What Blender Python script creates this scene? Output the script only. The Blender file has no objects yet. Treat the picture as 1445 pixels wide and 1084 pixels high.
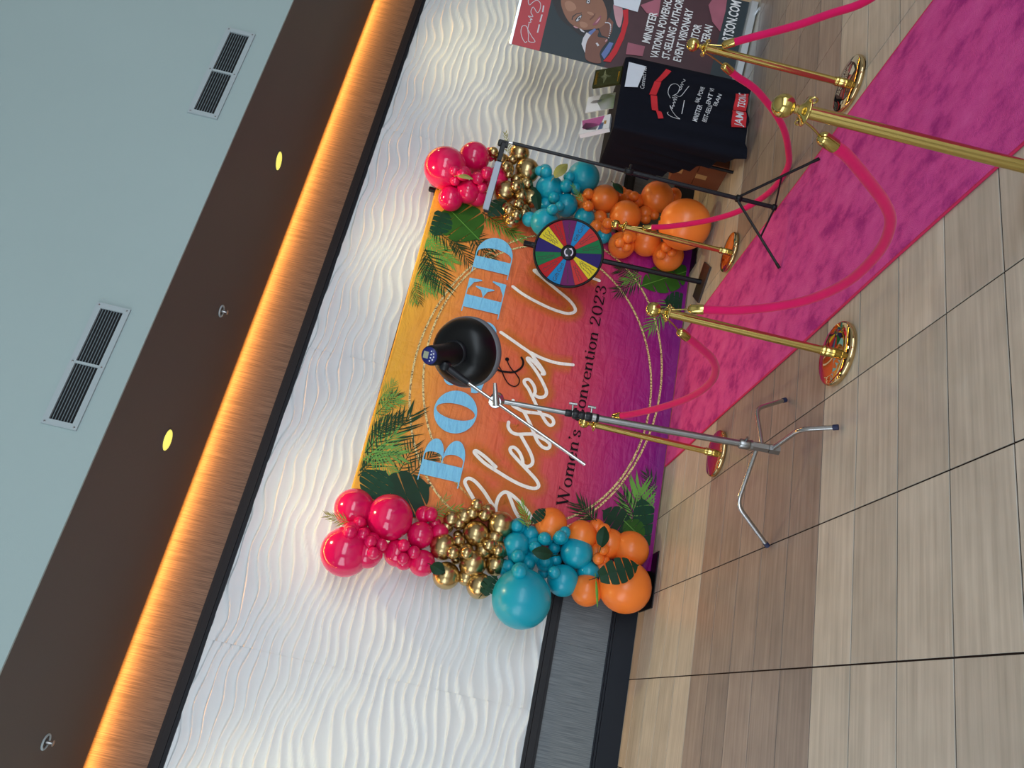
import bpy, bmesh, math, random
from mathutils import Vector, Matrix, noise

# ------------------------------------------------------------------ scene, camera, light
scene = bpy.context.scene
COL = scene.collection
random.seed(7)
scene.view_settings.view_transform = 'Standard'
scene.view_settings.look = 'None'
scene.view_settings.gamma = 1.0
scene.view_settings.use_curve_mapping = False
scene.view_settings.exposure = 0.0

# phone held sideways: the picture's left edge is up in the world, with a 13 degree lean
FPX = 1089.37
cam_right = Vector((0.90009732, -0.37047828, 0.22928291))   # across the room
cam_up = Vector((-0.19874552, 0.11917344, 0.97277845))
cam_fwd = Vector((0.38771772, 0.92116423, -0.03363680))
cd = bpy.data.cameras.new('camera')
cd.sensor_fit = 'HORIZONTAL'
cd.sensor_width = 36.0
cd.lens = 36.0 * FPX / 1445.0
cd.clip_start = 0.05
cam = bpy.data.objects.new('camera', cd)
COL.objects.link(cam)
mx = Matrix.Identity(4)
for i, ax in enumerate((-cam_up, cam_right, -cam_fwd)):
    for k in range(3):
        mx[k][i] = ax[k]
mx.translation = Vector((0.0, -6.314, 1.62))
cam.matrix_world = mx
scene.camera = cam

world = bpy.data.worlds.new('world')
scene.world = world
world.use_nodes = True
wb = world.node_tree.nodes['Background']
wb.inputs[0].default_value = (0.55, 0.68, 0.85, 1)
wb.inputs[1].default_value = 0.6


def area_light(name, loc, direction, sx, sy, power, color, spread=180):
    l = bpy.data.lights.new(name, 'AREA')
    l.shape = 'RECTANGLE'
    l.size, l.size_y = sx, sy
    l.energy = power
    l.color = color
    l.spread = math.radians(spread)
    o = bpy.data.objects.new(name, l)
    o.location = loc
    o.rotation_euler = Vector(direction).to_track_quat('-Z', 'Y').to_euler()
    COL.objects.link(o)
    return o


# daylight through the glazed front of the room, behind and beside the photographer
area_light('daylight_front', (2.0, -12.7, 2.5), (0, 1, 0), 12.0, 3.6, 620, (0.80, 0.91, 1.0))
area_light('daylight_left', (-6.7, -6.5, 2.5), (1, 0, 0), 8.0, 3.4, 330, (0.80, 0.91, 1.0))
# warm LED strip lying in the slot between the soffit and the wall
area_light('cove_strip', (2.0, -0.07, 3.726), (0, 0.25, -1), 17.0, 0.016, 115, (1.0, 0.42, 0.07))

# ------------------------------------------------------------------ measured data (metres)
BALLOONS_LEFT=[('pink',(1.195,-0.368,2.378),0.1544),
 ('pink',(0.860,-0.396,2.347),0.1875),
 ('pink',(0.945,-0.328,1.976),0.1047),
 ('pink',(0.913,-0.324,1.775),0.1018),
 ('pink',(1.115,-0.328,1.840),0.1060),
 ('pink',(0.877,-0.420,2.185),0.1102),
 ('pink',(1.185,-0.388,2.098),0.1785),
 ('pink',(1.165,-0.276,1.710),0.0447),
 ('pink',(1.236,-0.280,1.753),0.0498),
 ('pink',(1.284,-0.276,1.841),0.0450),
 ('pink',(1.286,-0.356,1.802),0.0573),
 ('pink',(1.081,-0.472,2.297),0.0477),
 ('pink',(0.981,-0.560,2.335),0.0495),
 ('pink',(0.999,-0.500,2.244),0.0473),
 ('pink',(0.950,-0.536,2.175),0.0469),
 ('pink',(0.872,-0.548,2.134),0.0465),
 ('pink',(0.952,-0.492,2.096),0.0472),
 ('pink',(0.991,-0.448,1.937),0.0477),
 ('pink',(0.899,-0.436,1.919),0.0456),
 ('pink',(0.963,-0.416,1.852),0.0498),
 ('gold',(1.425,-0.288,1.371),0.0606),
 ('gold',(0.889,-0.276,1.444),0.0440),
 ('gold',(0.863,-0.324,1.575),0.1045),
 ('gold',(0.843,-0.324,1.313),0.1016),
 ('gold',(1.067,-0.328,1.649),0.1028),
 ('gold',(1.022,-0.308,1.225),0.0835),
 ('gold',(0.986,-0.348,1.401),0.1050),
 ('gold',(1.335,-0.328,1.252),0.1049),
 ('gold',(1.219,-0.324,1.426),0.1040),
 ('gold',(1.341,-0.272,1.522),0.0402),
 ('gold',(1.293,-0.272,1.619),0.0401),
 ('gold',(1.003,-0.272,1.531),0.0394),
 ('gold',(1.116,-0.276,1.318),0.0447),
 ('gold',(1.210,-0.340,1.273),0.0415),
 ('gold',(1.189,-0.272,1.558),0.0398),
 ('gold',(1.229,-0.296,1.654),0.0497),
 ('gold',(1.268,-0.324,1.567),0.0497),
 ('gold',(1.127,-0.376,1.543),0.0488),
 ('gold',(1.024,-0.424,1.565),0.0520),
 ('gold',(1.039,-0.452,1.465),0.0499),
 ('gold',(1.371,-0.368,1.392),0.0517),
 ('gold',(1.370,-0.344,1.487),0.0558),
 ('gold',(1.430,-0.412,1.470),0.0495),
 ('gold',(1.149,-0.380,1.309),0.0519),
 ('gold',(1.117,-0.396,1.232),0.0468),
 ('teal',(1.167,-0.300,0.938),0.0745),
 ('teal',(1.344,-0.372,1.126),0.0497),
 ('teal',(0.806,-0.428,0.991),0.2235),
 ('teal',(1.126,-0.316,0.504),0.0912),
 ('teal',(1.017,-0.340,0.694),0.1225),
 ('teal',(1.202,-0.328,1.097),0.1070),
 ('orange',(0.985,-0.340,0.501),0.1223),
 ('orange',(1.424,-0.348,0.866),0.1285),
 ('orange',(1.365,-0.360,0.213),0.1452),
 ('orange',(1.377,-0.340,0.380),0.1205),
 ('orange',(1.391,-0.340,0.610),0.1205),
 ('orange',(1.065,-0.412,0.229),0.2046),
 ('teal',(1.250,-0.344,0.625),0.1273),
 ('teal',(1.365,-0.436,0.758),0.0454),
 ('teal',(1.311,-0.488,0.794),0.0488),
 ('teal',(1.205,-0.400,0.961),0.0491),
 ('teal',(1.286,-0.412,0.902),0.0522),
 ('teal',(1.329,-0.284,1.000),0.0554),
 ('teal',(1.264,-0.280,0.794),0.0502),
 ('teal',(1.026,-0.368,1.127),0.0487),
 ('teal',(1.081,-0.348,0.982),0.0490),
 ('teal',(1.104,-0.428,1.077),0.0533),
 ('teal',(0.967,-0.592,1.059),0.0543),
 ('teal',(1.057,-0.276,0.842),0.0476),
 ('teal',(1.167,-0.280,0.771),0.0519),
 ('teal',(1.121,-0.356,0.857),0.0511),
 ('teal',(1.043,-0.452,0.787),0.0482),
 ('orange',(1.502,-0.280,0.474),0.0511),
 ('orange',(1.456,-0.436,0.457),0.0477),
 ('orange',(1.278,-0.340,0.478),0.0399),
 ('orange',(1.212,-0.272,0.395),0.0402),
 ('orange',(1.241,-0.360,0.405),0.0417),
 ('orange',(1.299,-0.444,0.441),0.0452),
 ('orange',(1.227,-0.412,0.461),0.0472),
 ('pink',(1.172,-0.318,1.698),0.0680),
 ('pink',(1.280,-0.318,1.850),0.0680),
 ('pink',(1.108,-0.376,2.306),0.0680),
 ('pink',(1.013,-0.462,2.338),0.0680),
 ('pink',(1.008,-0.404,2.259),0.0680),
 ('pink',(0.970,-0.440,2.175),0.0680),
 ('pink',(0.877,-0.452,2.136),0.0680),
 ('pink',(0.955,-0.395,2.122),0.0680),
 ('pink',(0.895,-0.341,1.912),0.0680),
 ('gold',(0.886,-0.318,1.425),0.0680),
 ('gold',(1.337,-0.318,1.542),0.0680),
 ('gold',(1.295,-0.318,1.633),0.0680),
 ('gold',(1.107,-0.318,1.339),0.0680),
 ('gold',(1.227,-0.318,1.274),0.0680),
 ('gold',(1.062,-0.353,1.475),0.0680),
 ('gold',(1.156,-0.318,1.288),0.0680),
 ('gold',(1.144,-0.318,1.209),0.0680),
 ('teal',(1.351,-0.318,1.112),0.0680),
 ('teal',(1.338,-0.392,0.780),0.0680),
 ('teal',(1.239,-0.318,0.969),0.0680),
 ('teal',(1.320,-0.318,0.884),0.0680),
 ('teal',(1.317,-0.318,1.004),0.0680),
 ('teal',(1.015,-0.318,1.137),0.0680),
 ('teal',(1.086,-0.318,0.992),0.0680),
 ('teal',(1.121,-0.326,1.080),0.0680),
 ('teal',(0.987,-0.489,1.046),0.0680),
 ('teal',(1.116,-0.318,0.850),0.0680),
 ('orange',(1.487,-0.318,0.498),0.0680),
 ('orange',(1.299,-0.318,0.467),0.0680),
 ('orange',(1.204,-0.318,0.411),0.0680)]
BALLOONS_RIGHT=[('pink',(4.788,-0.288,2.101),0.0611),
 ('pink',(4.285,-0.316,2.092),0.0948),
 ('pink',(4.544,-0.324,1.952),0.1021),
 ('pink',(4.438,-0.408,2.435),0.2004),
 ('pink',(4.174,-0.336,2.321),0.1150),
 ('pink',(4.669,-0.364,2.211),0.1466),
 ('pink',(4.262,-0.380,2.182),0.1079),
 ('pink',(4.442,-0.348,2.031),0.0500),
 ('pink',(4.306,-0.436,2.064),0.0491),
 ('pink',(4.323,-0.556,2.331),0.0460),
 ('pink',(4.278,-0.476,2.311),0.0464),
 ('pink',(4.295,-0.568,2.249),0.0550),
 ('pink',(4.342,-0.504,2.113),0.0557),
 ('pink',(4.369,-0.560,2.047),0.0484),
 ('gold',(4.875,-0.320,1.808),0.0979),
 ('gold',(4.403,-0.312,1.602),0.0897),
 ('gold',(4.400,-0.328,1.849),0.1073),
 ('gold',(4.154,-0.324,1.725),0.1036),
 ('gold',(4.687,-0.336,1.698),0.1186),
 ('gold',(4.774,-0.372,2.049),0.0507),
 ('gold',(4.796,-0.280,1.944),0.0514),
 ('gold',(4.548,-0.404,1.858),0.0416),
 ('gold',(4.565,-0.472,1.894),0.0496),
 ('gold',(4.759,-0.348,1.857),0.0485),
 ('gold',(4.560,-0.332,1.778),0.0541),
 ('gold',(4.400,-0.440,1.763),0.0552),
 ('gold',(4.538,-0.332,1.666),0.0564),
 ('gold',(4.352,-0.384,1.694),0.0567),
 ('gold',(4.219,-0.436,1.698),0.0489),
 ('gold',(4.128,-0.444,1.770),0.0463),
 ('gold',(4.168,-0.412,1.637),0.0408),
 ('gold',(4.090,-0.456,1.698),0.0484),
 ('gold',(4.039,-0.452,1.741),0.0276),
 ('teal',(4.742,-0.368,1.165),0.1551),
 ('teal',(4.208,-0.292,0.851),0.0655),
 ('teal',(4.335,-0.320,1.074),0.0954),
 ('teal',(4.100,-0.424,1.571),0.0696),
 ('teal',(4.412,-0.332,1.268),0.1100),
 ('teal',(4.043,-0.512,1.437),0.1257),
 ('teal',(4.539,-0.348,1.455),0.1320),
 ('orange',(4.711,-0.300,0.780),0.0758),
 ('orange',(4.847,-0.300,0.265),0.0740),
 ('orange',(4.724,-0.368,0.436),0.1554),
 ('orange',(4.569,-0.352,0.928),0.1361),
 ('orange',(4.113,-0.360,0.250),0.1436),
 ('orange',(4.119,-0.344,0.691),0.1237),
 ('orange',(4.177,-0.784,0.242),0.2290),
 ('orange',(4.212,-0.352,0.468),0.1361),
 ('orange',(4.426,-0.364,0.705),0.1493),
 ('teal',(4.659,-0.416,1.581),0.0479),
 ('teal',(4.615,-0.476,1.521),0.0569),
 ('teal',(4.320,-0.416,1.329),0.0470),
 ('teal',(4.570,-0.400,1.217),0.0538),
 ('teal',(4.646,-0.444,1.300),0.0537),
 ('teal',(4.545,-0.436,1.312),0.0629),
 ('teal',(4.404,-0.412,1.398),0.0532),
 ('teal',(4.379,-0.320,1.463),0.0561),
 ('teal',(4.099,-0.648,1.395),0.0507),
 ('orange',(4.661,-0.344,0.709),0.0364),
 ('orange',(4.679,-0.276,0.586),0.0465),
 ('orange',(4.648,-0.396,0.659),0.0482),
 ('orange',(4.544,-0.280,1.128),0.0485),
 ('orange',(4.557,-0.384,1.088),0.0539),
 ('orange',(4.385,-0.436,1.071),0.0495),
 ('orange',(4.297,-0.276,0.929),0.0455),
 ('orange',(4.217,-0.388,0.869),0.0471),
 ('orange',(4.404,-0.280,0.931),0.0518),
 ('orange',(4.223,-0.472,0.872),0.0501),
 ('orange',(4.557,-0.312,0.428),0.0485),
 ('orange',(4.576,-0.312,0.515),0.0485),
 ('orange',(4.491,-0.312,0.501),0.0507),
 ('orange',(4.032,-0.460,0.660),0.0439),
 ('orange',(4.041,-0.488,0.734),0.0483),
 ('orange',(4.078,-0.532,0.674),0.0482),
 ('orange',(4.054,-0.508,0.254),0.0414),
 ('orange',(4.031,-0.472,0.341),0.0462),
 ('orange',(4.073,-0.540,0.320),0.0459),
 ('pink',(4.779,-0.318,2.087),0.0680),
 ('pink',(4.370,-0.355,2.081),0.0680),
 ('pink',(4.373,-0.479,2.329),0.0680),
 ('pink',(4.345,-0.398,2.318),0.0680),
 ('pink',(4.373,-0.483,2.249),0.0680),
 ('pink',(4.397,-0.419,2.126),0.0680),
 ('pink',(4.433,-0.481,2.043),0.0680),
 ('gold',(4.752,-0.318,1.961),0.0680),
 ('gold',(4.608,-0.393,1.886),0.0680),
 ('gold',(4.467,-0.355,1.745),0.0680),
 ('gold',(4.554,-0.318,1.685),0.0680),
 ('gold',(4.413,-0.318,1.709),0.0680),
 ('gold',(4.183,-0.364,1.791),0.0680),
 ('gold',(4.233,-0.337,1.639),0.0680),
 ('gold',(4.064,-0.387,1.726),0.0680),
 ('teal',(4.179,-0.318,0.872),0.0680),
 ('teal',(4.687,-0.391,1.532),0.0680),
 ('teal',(4.609,-0.346,1.288),0.0680),
 ('teal',(4.478,-0.329,1.377),0.0680),
 ('teal',(4.375,-0.318,1.453),0.0680),
 ('orange',(4.687,-0.318,0.705),0.0680),
 ('orange',(4.664,-0.318,0.611),0.0680),
 ('orange',(4.511,-0.318,1.132),0.0680),
 ('orange',(4.425,-0.356,1.078),0.0680),
 ('orange',(4.267,-0.318,0.948),0.0680),
 ('orange',(4.265,-0.318,0.872),0.0680),
 ('orange',(4.379,-0.318,0.932),0.0680),
 ('orange',(4.559,-0.318,0.514),0.0680),
 ('orange',(4.080,-0.383,0.664),0.0680),
 ('orange',(4.151,-0.452,0.654),0.0680),
 ('orange',(4.107,-0.434,0.243),0.0680)]
SCRIPT=[[(1.436, 1.44), (1.513, 1.51), (1.578, 1.569), (1.624, 1.6), (1.657, 1.579), (1.646, 1.523), (1.587, 1.441), (1.517, 1.37), (1.458, 1.309)], [(1.419, 1.3), (1.481, 1.314), (1.556, 1.309), (1.604, 1.283), (1.616, 1.249), (1.596, 1.192), (1.548, 1.117), (1.494, 1.05), (1.447, 1.008)], [(1.61, 1.239), (1.549, 1.199), (1.485, 1.157), (1.438, 1.115)], [(1.802, 1.382), (1.86, 1.477), (1.896, 1.559), (1.886, 1.581), (1.859, 1.554), (1.81, 1.474), (1.766, 1.358), (1.721, 1.226), (1.699, 1.123), (1.698, 1.041), (1.726, 1.009), (1.767, 1.034), (1.815, 1.096), (1.869, 1.173), (1.92, 1.245), (1.957, 1.29), (1.988, 1.297), (1.999, 1.266), (1.966, 1.217), (1.914, 1.182), (1.875, 1.168), (1.864, 1.135), (1.886, 1.102), (1.926, 1.097), (1.987, 1.13), (2.06, 1.19), (2.118, 1.239)], [(2.204, 1.358), (2.161, 1.352), (2.125, 1.316), (2.118, 1.265), (2.138, 1.193), (2.15, 1.132), (2.138, 1.084), (2.122, 1.022), (2.093, 0.983), (2.059, 0.993), (2.059, 1.039), (2.097, 1.089), (2.154, 1.129), (2.223, 1.172), (2.291, 1.223), (2.324, 1.251)], [(2.403, 1.36), (2.362, 1.358), (2.345, 1.319), (2.329, 1.248), (2.338, 1.164), (2.342, 1.106), (2.341, 1.046), (2.324, 1.004), (2.288, 0.987), (2.26, 1.01), (2.278, 1.047), (2.325, 1.09), (2.389, 1.144), (2.478, 1.209), (2.54, 1.255), (2.581, 1.296), (2.61, 1.299), (2.622, 1.262), (2.582, 1.216), (2.532, 1.193), (2.5, 1.192), (2.485, 1.15), (2.504, 1.106), (2.547, 1.097), (2.604, 1.129), (2.679, 1.187), (2.747, 1.252), (2.799, 1.31), (2.82, 1.31), (2.794, 1.253), (2.737, 1.181), (2.707, 1.149), (2.703, 1.165)], [(2.704, 1.161), (2.713, 1.145), (2.764, 1.186), (2.824, 1.25), (2.872, 1.303), (2.915, 1.399), (2.958, 1.495), (3.0, 1.592)], [(2.877, 1.304), (2.848, 1.193), (2.837, 1.059), (2.855, 0.917)], [(3.472, 1.58), (3.422, 1.479), (3.38, 1.353), (3.344, 1.202), (3.333, 1.074), (3.349, 1.014), (3.382, 0.987), (3.427, 1.009), (3.481, 1.073), (3.544, 1.184), (3.615, 1.307), (3.668, 1.4), (3.687, 1.426), (3.693, 1.386), (3.659, 1.297), (3.628, 1.181)], [(3.772, 0.967), (3.754, 0.885), (3.743, 0.823)]]
AMP=[[(2.762, 1.486), (2.728, 1.47), (2.682, 1.43), (2.647, 1.384), (2.605, 1.347), (2.561, 1.345), (2.531, 1.374), (2.542, 1.427), (2.587, 1.471), (2.643, 1.509), (2.689, 1.549), (2.727, 1.587)], [(2.655, 1.589), (2.646, 1.552), (2.641, 1.5), (2.655, 1.416), (2.688, 1.371), (2.732, 1.345), (2.775, 1.346), (2.81, 1.369)]]
ROPE1=[(1.86, -1.793, 0.739), (1.86, -1.905, 0.653), (1.86, -2.111, 0.535), (1.86, -2.32, 0.453), (1.86, -2.526, 0.423), (1.86, -2.695, 0.446), (1.86, -2.825, 0.513), (1.86, -2.929, 0.626), (1.86, -2.992, 0.71)]
ROPE2=[(1.87, -3.255, 0.725), (1.87, -3.32, 0.581), (1.87, -3.437, 0.433), (1.87, -3.565, 0.334), (1.87, -3.746, 0.274), (1.87, -3.962, 0.279), (1.87, -4.119, 0.328), (1.87, -4.213, 0.4), (1.87, -4.308, 0.519), (1.87, -4.394, 0.64), (1.87, -4.424, 0.704)]
ROPE3=[(3.58, -1.443, 0.665), (3.58, -1.527, 0.512), (3.58, -1.693, 0.295), (3.58, -1.887, 0.13), (3.58, -2.138, 0.031), (3.58, -2.39, 0.022), (3.58, -2.547, 0.081), (3.58, -2.761, 0.226), (3.58, -2.954, 0.457), (3.58, -3.025, 0.615), (3.58, -3.052, 0.668)]
ROPE4=[(3.58, -3.244, 0.723), (3.58, -3.302, 0.646), (3.58, -3.434, 0.468), (3.58, -3.553, 0.335), (3.58, -3.682, 0.198)]
FRONDS=[((1.518, 2.432), (2.082, 2.148), 0.26, 13, 0), ((2.118, 2.439), (2.184, 2.282), 0.14, 9, 1), ((1.703, 2.367), (1.719, 2.149), 0.17, 10, 1), ((1.571, 2.134), (1.831, 2.066), 0.16, 8, 0), ((1.568, 2.046), (1.799, 1.893), 0.16, 9, 0), ((1.669, 2.433), (1.945, 2.315), 0.16, 9, 0), ((1.819, 2.446), (2.09, 2.371), 0.13, 9, 1), ((3.822, 2.445), (3.546, 2.221), 0.17, 11, 1), ((3.641, 2.427), (3.294, 2.16), 0.2, 12, 0), ((3.835, 2.21), (3.605, 2.012), 0.16, 9, 0), ((3.863, 2.03), (3.686, 1.832), 0.17, 9, 0), ((4.103, 1.969), (3.988, 1.588), 0.15, 13, 1), ((3.347, 2.451), (3.223, 2.31), 0.13, 9, 1), ((3.535, 2.452), (3.323, 2.27), 0.14, 9, 0), ((3.231, 2.472), (3.087, 2.385), 0.1, 8, 1), ((3.856, 0.445), (3.681, 0.635), 0.16, 10, 0), ((3.94, 0.477), (3.91, 0.669), 0.14, 9, 0), ((3.72, 0.131), (3.369, 0.305), 0.16, 11, 1), ((1.539, 0.189), (1.901, 0.18), 0.25, 16, 1), ((1.538, 0.502), (1.655, 0.663), 0.17, 8, 0), ((1.754, 0.028), (1.897, 0.198), 0.14, 8, 1), ((1.475, 2.437), (1.702, 2.297), 0.15, 12, 0), ((1.608, 2.434), (1.891, 2.229), 0.17, 12, 1), ((1.854, 2.432), (2.03, 2.23), 0.15, 12, 0), ((2.01, 2.439), (2.227, 2.317), 0.12, 10, 0), ((2.174, 2.424), (2.319, 2.366), 0.09, 8, 1), ((1.675, 2.406), (1.563, 2.167), 0.14, 10, 1), ((3.948, 2.45), (3.702, 2.402), 0.14, 11, 1), ((3.728, 2.448), (3.567, 2.147), 0.17, 12, 1), ((3.634, 2.451), (3.365, 2.332), 0.15, 11, 0), ((3.478, 2.464), (3.246, 2.226), 0.16, 12, 1), ((3.287, 2.454), (3.098, 2.343), 0.1, 9, 0), ((3.877, 2.419), (3.725, 2.131), 0.16, 12, 0), ((3.898, 2.125), (3.816, 1.807), 0.14, 10, 0), ((4.169, 2.017), (4.027, 1.676), 0.13, 11, 0), ((3.902, 0.445), (3.798, 0.599), 0.12, 9, 1), ((3.778, 0.057), (3.544, 0.229), 0.12, 9, 0), ((1.879, 0.014), (2.046, 0.145), 0.12, 9, 0), ((1.605, 0.157), (1.81, 0.306), 0.16, 10, 0)]
MONSTERA=[((1.279, 2.2), (1.542, 1.854), 0.42, 0), ((1.339, 2.313), (1.572, 2.232), 0.3, 2), ((4.126, 2.332), (3.864, 1.97), 0.44, 1), ((4.068, 2.365), (3.787, 2.377), 0.25, 2), ((4.073, 0.023), (3.785, 0.449), 0.3, 1), ((3.711, -0.032), (3.706, 0.21), 0.24, 0), ((1.559, 0.227), (1.652, 0.467), 0.22, 0), ((1.458, 0.03), (1.843, 0.166), 0.22, 2), ((1.498, 0.112), (1.607, 0.276), 0.2, 1)]
CS_FEET=[(1.844, -2.597, 0.0), (1.479, -3.185, 0.0), (1.05, -2.5, 0.0)]
CS_BENDS=[(1.726, -2.65, 0.193), (1.476, -3.069, 0.142), (1.202, -2.596, 0.23)]
DISH=[(1.677, -2.606, 1.759), (1.483, -2.898, 1.913), (1.494, -2.797, 1.834), (1.46, -2.775, 1.746), (1.39, -2.764, 1.55), (1.171, -2.766, 1.063)]
TRI=[(3.292, -2.856, 0.0), (2.814, -2.399, 0.0), (3.226, -2.416, 1.854), (2.811, -2.241, 1.871)]
TABLE_PRINT={'card': [(0.759, 1.07), (0.75, 0.922), (0.479, 0.965), (0.45, 1.07)], 'r1': [(0.771, 0.753), (0.757, 0.707), (0.597, 0.784), (0.599, 0.827)], 'r2': [(0.596, 0.833), (0.594, 0.778), (0.434, 0.804), (0.421, 0.863)], 'r3': [(0.417, 0.851), (0.427, 0.798), (0.253, 0.769), (0.251, 0.822)], 'r4': [(0.261, 0.793), (0.253, 0.745), (0.187, 0.721), (0.173, 0.761)], 'box1': [(0.671, 0.148), (0.702, 0.039), (0.486, 0.054), (0.465, 0.162)], 'box2': [(0.455, 0.168), (0.477, 0.054), (0.297, 0.046), (0.254, 0.169)], 'sig': [(0.268, 0.69), (0.245, 0.696), (0.219, 0.659), (0.214, 0.59), (0.236, 0.623), (0.292, 0.657), (0.351, 0.682), (0.333, 0.669), (0.322, 0.656), (0.357, 0.663), (0.352, 0.647), (0.388, 0.661), (0.388, 0.642), (0.419, 0.661), (0.424, 0.634), (0.445, 0.674), (0.453, 0.631), (0.471, 0.658)], 'sig2': [(0.432, 0.689), (0.501, 0.711), (0.575, 0.702), (0.613, 0.662), (0.586, 0.626), (0.523, 0.63), (0.469, 0.671), (0.491, 0.646), (0.484, 0.607), (0.619, 0.547)], 'sig3': [(0.539, 0.628), (0.57, 0.605), (0.588, 0.621), (0.591, 0.6), (0.616, 0.618), (0.621, 0.594), (0.647, 0.61), (0.686, 0.582), (0.699, 0.597)], 'sig4': [(0.281, 0.579), (0.443, 0.571)], 'conn': [(0.473, 0.91), (0.531, 0.893), (0.567, 0.914), (0.624, 0.902), (0.662, 0.919), (0.705, 0.899), (0.744, 0.915)], 'L1a': [(0.222, 0.452), (0.425, 0.419)], 'L1b': [(0.448, 0.451), (0.652, 0.411)], 'L2a': [(0.24, 0.377), (0.454, 0.337)], 'L2b': [(0.465, 0.356), (0.663, 0.332)], 'L3': [(0.459, 0.301), (0.599, 0.267)], 'J': [(0.293, 0.082), (0.452, 0.077)], 'T': [(0.515, 0.068), (0.689, 0.063)]}
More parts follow.
